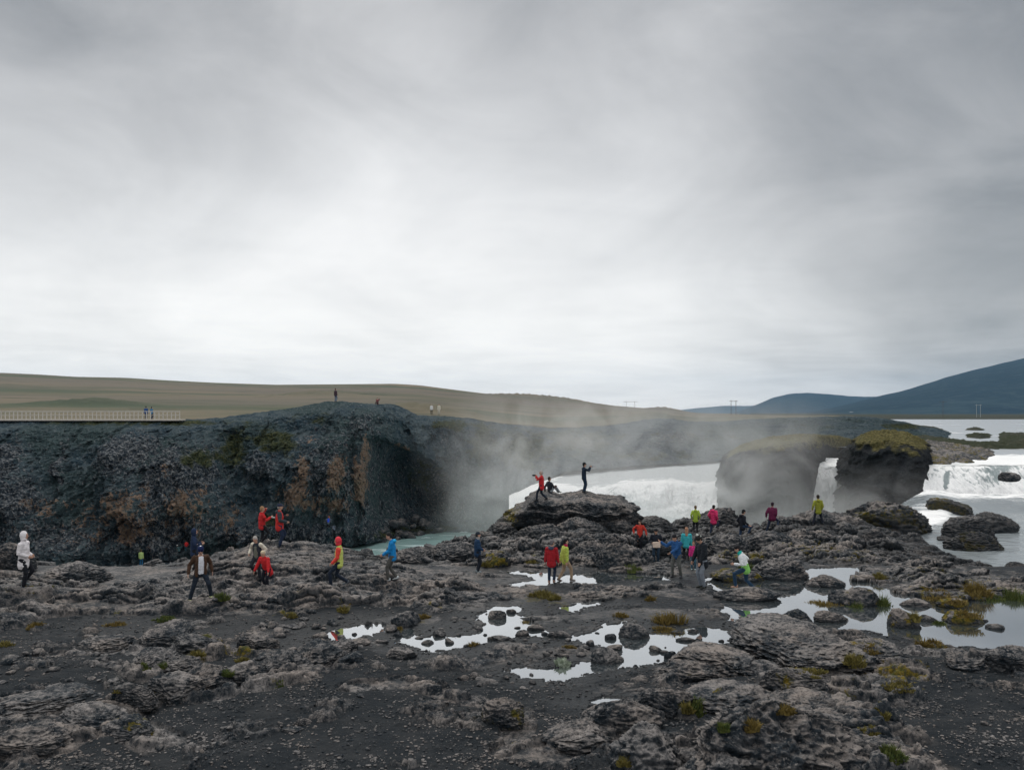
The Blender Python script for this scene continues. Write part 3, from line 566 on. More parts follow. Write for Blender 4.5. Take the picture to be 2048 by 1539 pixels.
# the ground close behind the rim stays level, then the hill rises
pyv = mtp+(rid_py-mtp)*(1-(1-g_)**1.6)
mz = CZ-(pyv-HY)/F*yy; mx = (MP-CX)/F*yy
amp = np.clip((yy-100)/900, 0, 1)
mz = mz+fbm2(mx*.06, yy*.06, 4, 41)*.35*(1-S_)+fbm2(mx*.012, yy*.012, 5, 43)*3.2*amp*sstep(1.0, .8, S_)+sstep(0, .02, S_)*0
for px, py, y0, rx, ryy, hh in ((175,812,190,12,14,1.6),(830,812,135,9,7,1.7),(1310,840,140,8,6,1.1),(1075,803,600,40,40,5),(640,795,330,20,30,2.),(1330,823,500,12,20,2.)):
    x0 = (px-CX)/F*y0; mz += hh*np.exp(-((mx-x0)/rx)**2-((yy-y0)/ryy)**2)*(1+.5*fbm2(mx*.3, yy*.3, 3, 45))
mz[0] -= 4
# last row drops away behind the skyline
mz[-1] -= 12; yy[-1] += 60; mx[-1] = (MP[-1]-CX)/F*yy[-1]
tag(grid_obj('moor', mx, yy, mz, M['moor']), kind='structure')
# distant flat land behind everything, reaching the horizon
def wide(name, px0, px1, y0, y1, z0, z1, mat, n=120):
    a = np.linspace(px0, px1, n); b = np.linspace(0, 1, 40); A, B = np.meshgrid(a, b); yv = y0*(y1/y0)**B; xv = (A-CX)/F*yv; zv = z0+(z1-z0)*B+fbm2(xv*.01, yv*.01, 3, 5)*.5*(1-B); return tag(grid_obj(name, xv, yv, zv, mat), kind='structure')
wide('river_plain', 1500, 3300, 500, 9000, 2.0, 4.5, M['bank'])
wide('far_plain', -2600, 1600, 1200, 9000, -4, -4, M['bank'])
def mountain(name, sil, y0, dep, base_z, seed, mat, rough=1.):
    px = np.linspace(sil[0][0], sil[-1][0], 500); top = np.interp(px, [a[0] for a in sil], [a[1] for a in sil]); top = smooth(top, 5)+fbm2(px*.02, px*0, 4, seed)*1.4
    b = np.linspace(0, 1, 90); B, PXm = np.meshgrid(b, px, indexing='ij'); yv = y0+dep*B; th = CZ-(top-HY)/F*(y0+dep)
    zv = base_z+(th-base_z)[None]*(B**1.12); xv = (PXm-CX)/F*yv
    zv = zv+fbm2(xv*.0022, yv*.0012, 5, seed+3, .5, True)*rough*14*np.sin(np.pi*np.clip(B, 0, 1))*np.clip((th-base_z)/200, 0, 1)[None]
    zv = np.concatenate((zv, zv[-1:]-200)); yv = np.concatenate((yv, yv[-1:]+900)); xv = np.concatenate((xv, xv[-1:]))
    return tag(grid_obj(name, xv, yv, zv, mat), kind='structure')
mountain('mountain', [(1560,828),(1620,824),(1680,812),(1740,796),(1800,783),(1850,768),(1900,752),(1950,739),(2000,727),(2048,716),(2120,702),(2250,688),(2500,675),(2900,690)], 1700, 1700, 0, 5, M['mount'])
mountain('far_mountain', [(1440,828),(1480,822),(1515,808),(1545,795),(1580,787),(1615,785),(1660,788),(1700,792),(1760,793),(1850,800),(2000,820)], 4200, 1800, 0, 9, M['mount'], .6)
mountain('pale_ridge', [(1290,827),(1340,822),(1400,815),(1450,811),(1520,811),(1600,812),(1700,818),(1800,826)], 8200, 900, 0, 11, M['mount'], .3)
print('hills', time.time()-T0)
# ================================================================== islands between the falls
def mesa(name, foot, ztop, zbot, mat, seed, na=420, nv=170, ntop=70, batter=.12, amp=.6, roundr=.6, fs=1., kind=None, attrs=None, lip=0, lipa=0):
    """rocky block: footprint polygon (world xy, star shaped), ztop(x,y)"""
    foot = np.array(foot, float); c = foot.mean(0); n = len(foot)
    th = np.linspace(0, 2*np.pi, na, endpoint=False); rad = np.zeros(na)
    for i, t in enumerate(th):
        d = np.array((math.cos(t), math.sin(t))); best = 0
        for k in range(n):
            a, b = foot[k]-c, foot[(k+1) % n]-c; e = b-a; det = d[0]*-e[1]+d[1]*e[0]
            if abs(det) < 1e-9: continue
            rr_ = (a[0]*-e[1]+a[1]*e[0])/det; s_ = (d[0]*a[1]-d[1]*a[0])/det
            if rr_ > 0 and -1e-6 <= s_ <= 1+1e-6: best = max(best, rr_)
        rad[i] = best
    k = 6; rad = np.convolve(np.concatenate((rad[-k:], rad, rad[:k])), np.ones(2*k+1)/(2*k+1), 'valid')
    rows = []
    for j in range(nv):
        t = j/(nv-1); sc_ = 1+batter*(1-t); rows.append((t, rad*sc_, 1.))
    xs, ys, zs = [], [], []
    for t, r_, _ in rows:
        ri = r_-roundr*np.clip((t-.8)/.2, 0, 1)**3; x = c[0]+np.cos(th)*ri; y = c[1]+np.sin(th)*ri
        zt = ztop(x, y)-roundr*.8*(1-np.clip((t-.8)/.2, 0, 1)); z = zbot+(zt-zbot)*t; xs.append(x); ys.append(y); zs.append(z)
    ri0 = rad-roundr
    for j in range(1, ntop+1):
        t = j/ntop; ri = ri0*(1-t)*1.0; x = c[0]+np.cos(th)*ri; y = c[1]+np.sin(th)*ri; xs.append(x); ys.append(y); zs.append(ztop(x, y)+roundr*.25*np.sqrt(np.clip(t*3, 0, 1)))
    X_, Y_, Z_ = np.array(xs), np.array(ys), np.array(zs)
    f = grid_faces(*X_.shape, wrap=True); co = np.stack((X_, Y_, Z_), -1).reshape(-1, 3)
    d1 = fbm3(co[:, 0]*.28*fs, co[:, 1]*.28*fs, co[:, 2]*.22*fs, 4, seed, .5, True)*amp+fbm3(co[:, 0]*1.1*fs, co[:, 1]*1.1*fs, co[:, 2]*1.3*fs, 4, seed+5, .55)*amp*.5
    strat = fbm2(co[:, 2]*1.6*fs+d1, co[:, 0]*.15*fs, 3, seed+9)*amp*.45
    tv = np.repeat(np.concatenate((np.ones(nv), np.linspace(1, .0, ntop)*.25)), na); ang = np.tile(th, nv+ntop)
    sd_ = np.concatenate((np.ones(nv*na), np.linspace(1, 0, ntop).repeat(na)*0))
    off = (d1+strat)*sd_; co[:, 0] += np.cos(ang)*off; co[:, 1] += np.sin(ang)*off; co[:, 2] += d1*(1-sd_)*.35+fbm3(co[:, 0]*3*fs, co[:, 1]*3*fs, co[:, 2]*3*fs, 3, seed+7)*amp*.12
    if lip: zz3 = co[:, 2]/lip+d1*.8; fr3 = zz3-np.floor(zz3); o3 = (fr3**1.5-.5)*lipa*sd_; co[:, 0] += np.cos(ang)*o3; co[:, 1] += np.sin(ang)*o3
    top = 1-sd_; at = attrs(co, top) if attrs else {'moss': top*.5}
    return link_mesh(name, mesh_from(name, co, f, True, at), mat)
def P2(px, y): return ((px-CX)/F*y, y)
def zat(tab, y0):  # skyline table px->py at depth y0
    return lambda x, y: CZ-(np.interp((x/y)*F+CX, [a[0] for a in tab], [a[1] for a in tab])-HY)/F*y0
def isl_attr(co, top):
    n = fbm3(co[:, 0]*.4, co[:, 1]*.4, co[:, 2]*.4, 3, 5); hz = co[:, 2]
    return {'moss': np.clip(top*.9+sstep(-1.3, .6, hz-(zlim+n*1.2))*.75, 0, 1), 'tan': top*0, 'rock': (1-top)*.15}
M['grass_top'] = M['island']
zlim = 2.2
tag(mesa('grassy_island', [P2(1443,84),P2(1500,80),P2(1580,80),P2(1622,84),P2(1634,90),P2(1650,96),P2(1725,99),P2(1650,101),P2(1540,101),P2(1455,97)], zat([(1430,925),(1455,912),(1480,898),(1540,884),(1600,878),(1660,881),(1700,884),(1730,888)], 92), -11, M['island'], 301, attrs=isl_attr, roundr=.9, amp=1.0, batter=.0, na=620, nv=240),
    'big rock island topped with pale grass between the wide waterfall and the narrow one', 'rock island')
zlim = 2.9
tag(mesa('dark_island', [P2(1692,80),P2(1706,76),P2(1760,72),P2(1850,68),P2(1862,73),P2(1868,84),P2(1830,94),P2(1740,94),P2(1700,88)], zat([(1670,900),(1690,888),(1720,879),(1775,874),(1815,880),(1850,891),(1880,905),(1900,915)], 82), -11, M['island'], 311, attrs=isl_attr, roundr=1.3, amp=1.2, batter=.10, na=560, nv=220),
    'dark rock island with mossy crown between the narrow waterfall and the right cascade', 'rock island')
# mossy ledge running out into the upper river
def ledge(name, tab_near, tab_far, zt, mat, label, cat='rock ledge', seed=1, mossv=.7, amp=.35, taper=0.):
    px = np.linspace(tab_near[0][0], tab_near[-1][0], 300); ny_ = np.interp(px, *zip(*tab_near)); fy_ = np.interp(px, *zip(*tab_far)); b = np.linspace(0, 1, 90)
    B, PX = np.meshgrid(b, px, indexing='ij'); pyy = ny_[None]+(fy_-ny_)[None]*B; yv = (CZ-UP)*F/(pyy-HY); xv = (PX-CX)/F*yv
    e = np.minimum(np.minimum(B, 1-B)*4, np.minimum((PX-px[0]), (px[-1]-PX))/25); e = np.clip(e+fbm2(xv*.45, yv*.25, 4, seed+9)*.45*(e > 0), 0, 1); zt = zt*(1-taper*(PX-px[0])/(px[-1]-px[0]))
    zv = UP-.6+(zt+.6)*e**.5+fbm2(xv*.5, yv*.4, 5, seed, .55, True)*amp*e+fbm2(xv*2, yv*1.4, 3, seed+2)*.14*e
    o = grid_obj(name, xv, yv, zv, mat, {'moss': fbm2(xv*.3, yv*.3, 3, seed+4)*.5+mossv, 'rock': xv*0+.3, 'tan': xv*0}); return tag(o, label, cat)
ledge('mossy_ledge', [(1835,903),(1860,918),(1900,918),(1960,917),(2000,914)], [(1835,880),(1860,884),(1900,890),(1960,898),(2000,906)], .55, M['rock'], 'brown mossy rock ledge beside the brink of the right cascade', seed=401, mossv=.36, amp=.45, taper=.85)
ledge('mossy_ledge', [(1790,892),(1850,893),(1900,898),(1960,900),(2100,897),(2300,899)], [(1790,872),(1850,871),(1900,880),(1960,889),(2100,886),(2300,888)], .35, M['bank'], 'long low dark islet spanning the upper river above the right cascade', 'islet', seed=411, mossv=.45)
ledge('mossy_ledge', [(1925,874),(1960,878),(1990,876)], [(1925,868),(1960,868),(1990,870)], .3, M['bank'], 'small dark islet left of the longer one in the upper river', 'islet', seed=421, mossv=.2)
ledge('mossy_ledge', [(1992,884),(2048,886),(2150,884)], [(1992,866),(2048,867),(2150,868)], .4, M['bank'], 'dark rough islet reaching the right edge of the upper river', 'islet', seed=431, mossv=.2)
ledge('mossy_ledge', [(1926,860),(1960,861),(1976,860)], [(1926,857),(1960,857),(1976,857)], .3, M['bank'], 'thin flat islet farthest up the wide upper river', 'islet', seed=441, mossv=.2)
ledge('mossy_ledge', [(1780,862),(1840,866),(1892,863)], [(1780,850),(1840,852),(1892,860)], .5, M['bank'], 'low grassy spit pointing into the upper river', 'islet', seed=451, mossv=.7)
# ================================================================== waterfalls
def fallgrid(name, px0, px1, n, m, prof, disp, foam, mat, keepf=None):
    px = np.linspace(px0, px1, n); t = np.linspace(0, 1, m); Tm, PX = np.meshgrid(t, px, indexing='ij')
    yv, zv = prof(PX, Tm); xv = (PX-CX)/F*yv; dx, dy, dz = disp(xv, yv, zv, Tm, PX)
    return grid_obj(name, xv+dx, yv+dy, zv+dz, mat, {'foam': foam(xv, yv, zv, Tm, PX)})
def prof_main(PX, t):
    bpy_ = np.interp(PX, [1000,1030,1060,1130,1190,1250,1350,1450,1480], [1000,984,967,944,937,932,926,920,920]); by_ = 107.
    lpy = np.interp(PX, [1000,1030,1060,1100,1180,1250,1330,1400,1450,1480], [1006,992,978,970,976,962,958,966,960,960]); ly_ = np.interp(PX, [1000, 1100, 1400, 1480], [103, 97, 95, 92])
    bz = CZ-(bpy_-HY)/F*by_; lz = CZ-(lpy-HY)/F*ly_; a = np.clip(t/.4, 0, 1); b = np.clip((t-.4)/.6, 0, 1)
    y = by_+(ly_-by_)*a-6*b**.6; z = bz+(lz-bz)*a; z = z+(-11-lz)*(b**1.5)
    return y, z
def disp_main(x, y, z, t, px):
    b = sstep(.33, .5, t); n = fbm3(x*.22, y*.3, z*.25, 5, 501, .55); r = fbm3(x*.6, y*.6, z*.5, 4, 503, .6)
    f1, f2, i1 = worley2(x*.55+r*.5, z*.55+n*.5, 505); puff = np.sqrt(np.clip(1-f1**2, 0, 1))
    b2 = sstep(.42, .75, t); st = fbm3(x*1.2, y*.4, z*.10, 4, 509, .6)
    d = (n*2.2+puff*1.1+r*.6)*b2+st*.8*b+fbm3(x*.3, y*.8, z, 3, 507)*.16
    return x*0, -d*1.0, d*.45*b2
def foam_main(x, y, z, t, px): return np.clip(sstep(.25, .46, t)*.82+.45*sstep(.1, .5, fbm2(x*.12, y*.5, 4, 511))+.75*sstep(1190, 1050, px), 0, 1.2)
tag(fallgrid('waterfall', 1018, 1462, 900, 500, prof_main, disp_main, foam_main, M['fall']), 'widest waterfall, churning white below a smooth grey brink', 'waterfall')
def prof_small(PX, t):
    lz = CZ-(926-HY)/F*89; a = np.clip(t/.15, 0, 1); b = np.clip((t-.15)/.85, 0, 1); y = 93+(86-93)*a-3.5*b**.5; z = lz+.35*(1-a)-b**1.7*(lz+11); return y, z
def disp_small(x, y, z, t, px):
    c = (px-1668)/32; sp = 1+sstep(.2, 1, t)*.45; n = fbm3(x*1.4, y, z*.18, 4, 521, .6)
    return (c*32/F*88)*(sp-1)+0*x-sstep(.1, .8, t)*.5, -n*.9*sstep(.05, .3, t)-c*.3, n*.1
tag(fallgrid('waterfall', 1641, 1698, 220, 300, prof_small, disp_small, lambda x, y, z, t, px: .6+.4*sstep(.1, .4, t), M['veil']), 'narrow white waterfall between the grassy and the dark island', 'waterfall')
def prof_c(PX, t):
    ly_ = np.interp(PX, [1830,1900,2048,2400], [70,68.5,68,67]); lz = UP-.1-.25*np.abs(fbm2(PX*.02, PX*0, 3, 5)); run = np.interp(PX, [1830,1900,2048,2400], [2.5,3.6,5.2,6]); y = 70.4-4.6*t**.85+0*run; z = 1.42+(lz-1.8)*sstep(0, .3, t)-(1.42-RIV+.15)*t**1.35; return y, z
def disp_c(x, y, z, t, px):
    n = fbm3(x*2.2+z*.5, y*.3, z*.12, 5, 531, .65); r = fbm3(x*.4+z*.3, y*.1, z*.12, 3, 533, .5, True); e = sstep(0, .2, t)
    return n*.10+(1-t)*.9*sstep(1900, 1838, px), -(n*.45+r*.35)*e, (n*.12+r*.15)*e*(1-t*.6)
tag(fallgrid('waterfall', 1838, 2420, 1000, 260, prof_c, disp_c, lambda x, y, z, t, px: .62+.35*sstep(.4, .9, t)-.28*np.exp(-((px-2010-t*-60)/30)**2)-.9*np.exp(-((px-1895+t*12)/5)**2)*sstep(.2, .35, t)*sstep(.8, .65, t), M['veil']), 'broad stepped cascade pouring off the upper river at the right', 'waterfall')
print('falls', time.time()-T0)
# ================================================================== boulders
_ico = {}
def ico(sub):
    if sub not in _ico:
        b = bmesh.new(); bmesh.ops.create_icosphere(b, subdivisions=sub, radius=1); b.verts.ensure_lookup_table()
        _ico[sub] = (np.array([v.co[:] for v in b.verts], np.float32), np.array([[v.index for v in f.verts] for f in b.faces], np.int32)); b.free()
    return _ico[sub]
def boulder_mesh(name, seed, sub=4, ang=.5, fs=1., moss=0., amp=.3, layers=0.):
    rs = np.random.RandomState(seed); co, f = ico(sub); co = co.copy(); d = co.copy()
    n = fbm3(d[:, 0]*1.1*fs+seed, d[:, 1]*1.1*fs, d[:, 2]*1.3*fs, 3, seed); co *= (1+amp*n)[:, None]
    for k in range(int(7+ang*12)):
        v = rs.normal(size=3); v[2] = v[2]*.8+.15; v /= np.linalg.norm(v); off = rs.uniform(.42, .84); q = np.maximum(co@v-off, 0)*rs.uniform(.6, 1)*min(1, ang+.35); co -= q[:, None]*v[None]
    r1 = fbm3(d[:, 0]*2.6*fs+seed, d[:, 1]*2.6*fs, d[:, 2]*3.5*fs, 4, seed+3, .55, True)*.15+fbm3(d[:, 0]*7*fs, d[:, 1]*7*fs+seed, d[:, 2]*9*fs, 3, seed+5, .6)*.08
    if layers: r1 = r1+layers*fbm2(co[:, 2]*5+n, co[:, 0]*.4, 2, seed+8)
    co += d*r1[:, None]; co[:, 2] = np.where(co[:, 2] < -.3, -.3+(co[:, 2]+.3)*.4, co[:, 2])
    co[:, 2] -= 0; mz_ = sstep(.0, .8, co[:, 2]+n*.6)
    me = mesh_from(name, co, f, True, {'moss': np.clip(moss*(.35+.8*sstep(-.4, .5, fbm3(d[:, 0]*1.3, d[:, 1]*1.3, d[:, 2]*1.3+seed, 2, seed+11))), 0, 1), 'sand': mz_*0})
    return me
def place_boulder(px, py, hw, h, label, seed, depth=.8, z=None, moss=0., sub=5, ang=.5, layers=.0, name='boulder', cat='boulder', mat=None, group=None, rot=0., fs=1., me=None, top=None, amp=.3):
    z0 = z
    y = depth_at(py, WL if z is None else z)
    if z is None:
        for _ in range(6): z0 = float(ground_h((px-CX)/F*min(y, 64), min(y, 64))); z0 = max(z0, WL) if y < 33.5 else z0; y = .5*y+.5*depth_at(py, z0)
    x = (px-CX)/F*y; rx = hw*y/F; hz = h*y/F
    me = me or boulder_mesh(name, seed, sub, ang, fs, moss, layers=layers, amp=amp)
    if not me.materials: me.materials.append(mat or M['boulder'])
    o = bpy.data.objects.new(name, me); C.objects.link(o)
    o.location = (x, y+rx*depth*.7, z0+hz*.08); o.scale = (rx*(1.18 if hw < 38 or hw > 46 else 1.02), rx*depth*1.1, hz*(.98 if z is not None or hw > 24 else .78)); o.rotation_euler = (0, 0, rot)
    tag(o, label, cat, group); return o
B = [ # px, foot row, half width, height, label, depth, moss, extra
 (1735,1213,42,50,'tallest rock standing in the right pool, green grass round its sides',.8,.35,{}),
 (1682,1207,26,30,'pale jagged rock leaning on the tallest rock of the right pool',.8,.1,{}),
 (1810,1256,31,48,'rounded rock in the right pool with a yellow mossy flank',.8,.45,{}),
 (1843,1213,28,17,'flat grey rock poking from the pool, right of the tallest rock',.7,.15,{}),
 (1862,1243,14,20,'small black angular rock beside the mossy mound in the right pool',.8,0,{}),
 (1912,1216,27,22,'brown mossy mound behind its larger twin in the right pool',.8,.95,{}),
 (1932,1247,38,33,'larger brown mossy mound in the right pool',.7,.95,{}),
 (1992,1258,18,14,'dark pointed stone alone near the right edge of the pool',.7,0,{}),
 (1968,1243,11,8,'small dark stone just above the lone pointed one in the right pool',.7,0,{}),
 (1605,1246,28,28,'mossy-sided rock, left one of the rock pair in the right pool',.7,.4,{}),
 (1660,1244,34,26,'grey rock at the right end of the rock pair in the right pool',.7,.2,{}),
 (1600,1252,26,10,'low dark slab before the rock pair in the right pool',.6,0,{}),
 (1662,1174,44,27,'long green-flecked rock behind the tallest rock of the right pool',.7,.35,{}),
 (1632,1173,14,17,'black wedge-shaped rock at the left end of the long green-flecked rock',.8,0,{}),
 (1570,1179,17,10,'flat black stone in the pool right of the leaping hiker',.7,0,{}),
 (1552,1171,9,6,'small flat stone behind the black one right of the leaping hiker',.7,0,{}),
 (1592,1173,7,4,'tiny stone in the pool right of the leaping hiker',.7,0,{}),
 (1490,1200,60,26,'low dark rock under the leaping hiker',.6,.1,{'z':-.12}),
 (1525,1191,20,8,'flat toe of rock trailing right of the leaping hiker\'s rock',.7,0,{'z':-.12}),
 (1488,1163,55,27,'mossy rock just left of the leaping hiker, by the pool edge',.6,.6,{}),
 (1275,1277,29,32,'dark block of rock in the middle of the centre pool',.8,.05,{}),
 (1220,1278,10,18,'small upright stone left of the dark block in the centre pool',.8,0,{}),
 (1232,1298,17,12,'smooth dark stone below the upright one in the centre pool',.7,0,{}),
 (1212,1328,34,28,'brown angular rock with a white streak at the tip of the pool spit',.8,0,{'ang':1.}),
 (1181,1292,9,20,'pointed stone standing on the pool spit',.8,0,{'ang':1.}),
 (1312,1303,14,14,'round dark stone right of centre in the pool, first of a row of three',.8,0,{}),
 (1328,1306,10,8,'low stone in the middle of the row of three in the pool',.8,0,{}),
 (1343,1317,11,20,'knobbly stone at the near end of the row of three in the pool',.8,0,{}),
 (1380,1303,14,11,'flat rounded stone by the pool shore below the man\'s reflection',.7,0,{}),
 (1376,1283,17,12,'dark stone in the pool beside the reflection of a man',.7,0,{}),
 (1400,1287,11,10,'stone touching the reflection of a man in the pool',.7,0,{}),
 (1388,1265,10,10,'small round stone at the upper end of the centre pool',.8,0,{}),
 (1358,1267,12,8,'low stone left of the small round one in the centre pool',.8,0,{}),
 (1530,1268,42,24,'dark flat rock on the shore between centre and right pools',.6,.1,{}),
 (1120,1275,20,21,'rounded black stone at the upper left of the centre pool',.8,0,{}),
 (1072,1260,15,15,'dark stone between the left and centre pools',.8,.1,{}),
 (1045,1272,16,14,'blunt stone below the dark one between the pools',.8,0,{}),
 (1035,1256,6,5,'pebble-sized stone alone in the narrows between the pools',.8,0,{}),
 (990,1238,18,27,'mossy black rock in the neck of the left pool',.8,.3,{}),
 (1022,1226,11,11,'dark rock at the upper end of the left pool',.8,0,{}),
 (980,1280,7,9,'round stone in the left pool near its right end',.8,0,{}),
 (1002,1281,20,14,'smooth brown stone on the lower shore of the left pool',.7,0,{}),
 (708,1269,5,7,'single round stone in the leftmost pool',.8,0,{}),
 (640,1277,15,18,'brown rock at the left tip of the leftmost pool',.8,0,{}),
 (645,1292,12,18,'squat grey stone under the left tip of the leftmost pool',.8,0,{}),
 (794,1272,8,9,'round stone at the near corner between the two left pools',.8,0,{}),
 (781,1264,12,13,'dark rock dividing the two left pools',.8,0,{}),
 (837,1277,8,6,'flat stone standing in the left pool\'s middle',.8,0,{}),
 (856,1288,11,10,'mossy stone right of the flat one in the left pool',.8,.1,{}),
 (878,1272,15,15,'broad dark rock on the upper shore of the left pool',.8,.1,{}),
 (900,1287,10,10,'bluish stone in the left pool near its lower shore',.8,0,{}),
 (810,1251,30,32,'pale speckled rock with an orange mossy corner above the left pool',.8,.25,{}),
 (716,1290,22,15,'pinkish stone on the sand below the leftmost pool',.8,0,{}),
 (760,1286,12,10,'pale round stone on the sand below the leftmost pool',.8,0,{}),
 (700,1325,26,20,'pale lichen-covered rock below the leftmost pool',.8,.1,{}),
 (800,1318,26,22,'dark wedge of rock at the near shore of the left pool',.8,.1,{'ang':1.}),
 (200,1325,15,13,'lone pale stone on the black sand at the left',.8,0,{}),
 (605,1450,16,14,'pale square stone on the sand in the left foreground',.8,0,{'ang':1.}),
 (585,1462,18,10,'flat stone in front of the pale square one in the left foreground',.8,0,{}),
 (950,1355,13,14,'pair-like knobbly stone on dark sand below the left pool',.8,.1,{}),
 (925,1360,11,12,'stone left of the knobbly one below the left pool',.8,.05,{}),
]
for i, (px, py, hw, h, lab, dp, mo, ex) in enumerate(B): place_boulder(px, py, hw, h*(.74 if py < 1300 and px > 1000 else .85), lab, 700+i*7, depth=dp, moss=mo, sub=5, rot=0, **ex)
# the big boulders of the side channel and the gorge edge
BG = [
 (1800,1066,80,68,'big boulder with a golden moss patch parting the channel rapids',.8,.55,-1.2,{'sub':6,'layers':.05}),
 (1905,1034,44,32,'mossy boulder adjoining the big golden-mossed one from behind',.8,.6,-1.2,{}),
 (1945,1078,50,43,'dark boulder in the side channel at the front of a pair',.8,.1,-1.2,{'sub':6}),
 (2005,1064,38,37,'dark boulder in the side channel behind the front one of the pair',.8,.05,-1.2,{}),
 (1962,1101,47,33,'ochre-flecked boulder nearest the viewer in the side channel',.7,.5,-1.2,{'sub':6}),
 (1893,1081,16,8,'low stone breaking the side channel left of the ochre-flecked boulder',.7,0,-1.2,{}),
 (2022,957,20,13,'dark rock splitting the lip of the right cascade',.8,.0,1.1,{}),
 (2040,1150,26,26,'rock at the right edge on the bank of the side channel',.8,.2,-1.0,{}),
 (1000,1088,40,44,'rounded boulder at the left foot of the lookout rock',.9,.05,-1.1,{'sub':6}),
 (1075,1102,56,50,'broad boulder under the left half of the lookout rock',.9,.05,-1.1,{'sub':6}),
 (1160,1096,60,58,'tall grey boulder under the middle of the lookout rock',.9,0,-1.1,{'sub':6}),
 (1238,1090,52,44,'dark boulder under the right end of the lookout rock',.9,0,-1.2,{'sub':6}),
 (1312,1070,48,30,'boulder at the gorge edge behind the woman in red walking down',.9,0,-1.2,{'sub':6}),
 (1432,1064,56,40,'dark boulder behind the lime and pink jackets at the gorge edge',.8,0,-1.3,{'sub':6}),
 (1572,1082,46,42,'boulder the purple-jacketed hiker props a foot on',.9,.05,-1.2,{'sub':6}),
 (1672,1086,86,52,'wide layered boulder carrying the hiker in olive green',.6,.05,-1.2,{'sub':6,'layers':.08}),
 (1752,1104,44,38,'humped boulder right of the wide layered one',.8,.15,-1.1,{'sub':6}),
 (1550,1122,78,46,'large hollowed boulder above the leaping hiker',.7,.1,-.6,{'sub':6}),
 (1240,1144,62,52,'dark boulder behind the lime jacket, above the far stream',.8,.1,-.2,{'sub':6}),
 (1322,1122,45,36,'boulder between the red coat walking down and the group of six',.8,.0,-.6,{'sub':6}),
 (1560,1155,48,34,'mossy boulder right behind the leaping hiker',.7,.2,-.1,{'sub':6}),
 (1455,1120,60,50,'brown boulder directly right of the man in the white beanie',.8,.15,-.4,{'sub':6}),
 (1195,1130,50,40,'boulder right behind the lime-jacketed hiker',.8,.0,-.3,{'sub':6}),
 (995,1133,26,28,'mossy stone right of the man in navy standing alone',.8,.6,-.1,{}),
 (832,1128,44,30,'dark boulder right of the man in bright blue',.8,.15,-.2,{'sub':6}),
 (905,1122,50,30,'lumpy boulder left of the man in navy standing alone',.8,.1,-.2,{'sub':6}),
 (5,1135,45,40,'dark ledge boulder behind the white-hooded figure',.8,.0,.2,{'sub':6}),
 (128,1165,60,30,'brown boulder right of the white-hooded figure',.8,.0,.0,{'sub':6}),
]
for i, (px, py, hw, h, lab, dp, mo, z, ex) in enumerate(BG): place_boulder(px, py, hw, h, lab, 1300+i*7, depth=dp, moss=mo, z=z, rot=0, ang=.35, fs=1.5, **ex)
# lookout rock
def lk_attr(co, top): return {'moss': .55*np.exp(-((co[:, 0]+.1)/.9)**2)*(co[:, 2] < 1.2), 'sand': co[:, 2]*0}
look = mesa('lookout_rock', [P2(1012,46),P2(1035,44.6),P2(1120,44),P2(1210,43.8),P2(1262,45),P2(1275,47),P2(1262,49),P2(1180,50),P2(1080,50),P2(1025,48.5)],
  zat([(1005,1026),(1020,1020),(1050,1012),(1062,998),(1075,990),(1095,989),(1118,997),(1150,994),(1168,990),(1190,996),(1215,1000),(1240,999),(1262,1011),(1280,1028)], 47.5), -1.3, M['rock'], 611, na=900, nv=220, ntop=160, batter=-.05, amp=.45, roundr=.3, fs=1.9, attrs=lk_attr, lip=.62, lipa=.42)
tag(look, 'broad flat-topped lookout rock on the gorge brink carrying the photographers', 'rock')
SL = [(330,1292,62,36,'arched pale slab at the top of the slab cluster, left foreground'),(378,1304,52,32,'slab with a golden tuft at the right of the slab cluster'),(296,1332,48,28,'lower left slab of the slab cluster'),(350,1340,36,20,'small front slab of the slab cluster'),
 (262,1412,46,28,'pale knobbly outcrop at the left end of the long foreground ridge'),(325,1398,60,32,'speckled outcrop second from the left end of the long ridge'),(400,1382,62,34,'outcrop with a tiny white puddle stone on the long ridge'),(475,1366,52,28,'low outcrop in the middle of the long ridge'),(556,1354,58,36,'rough outcrop right of the middle of the long ridge'),(622,1332,55,34,'pinkish outcrop near the right end of the long ridge'),(672,1312,38,22,'last low outcrop at the right end of the long ridge'),
 (40,1500,62,34,'dark rough outcrop at the lower left corner'),(165,1462,66,30,'broad grey outcrop right of the lower left corner one'),(250,1470,46,26,'brown mossy outcrop beside the broad grey one'),(60,1424,95,20,'long low ledge at the left edge'),(200,1296,62,16,'flat slab under the long terrace at the left'),(505,1300,46,22,'flat rock in the rubble left of the pools'),
 (1006,1452,48,36,'mossy pale outcrop in the lower middle'),(1175,1492,66,34,'left tail of the foreground ridge at the centre'),(1250,1460,66,44,'middle block of the foreground ridge at the centre'),(1322,1428,52,42,'top block of the foreground ridge at the centre'),(1322,1550,74,66,'brown rounded rock cut by the bottom edge'),(1590,1590,190,122,'biggest foreground dome of pitted brown lava'),(1440,1580,80,60,'rock at the left foot of the biggest dome'),
 (1455,1346,88,30,'left half of the speckled mound below the right pool'),(1610,1332,125,42,'large speckled mound below the right pool'),(1395,1364,60,30,'low rock left of the speckled mound'),(1602,1392,62,42,'mound with yellow herbs on its crown'),(1712,1352,84,38,'slab sloping from the speckled mound to the path'),(1470,1410,90,26,'long cracked slab above the bright green grass'),(1612,1432,80,24,'dark slab behind the biggest dome'),
 (1745,1322,60,32,'mossy-sided slab at the pool shore'),(1790,1398,60,22,'low ledge at the start of the path'),(1950,1338,46,26,'rock on the near bank at the right'),(2034,1338,52,38,'rounded rock at the right edge on the near bank')]
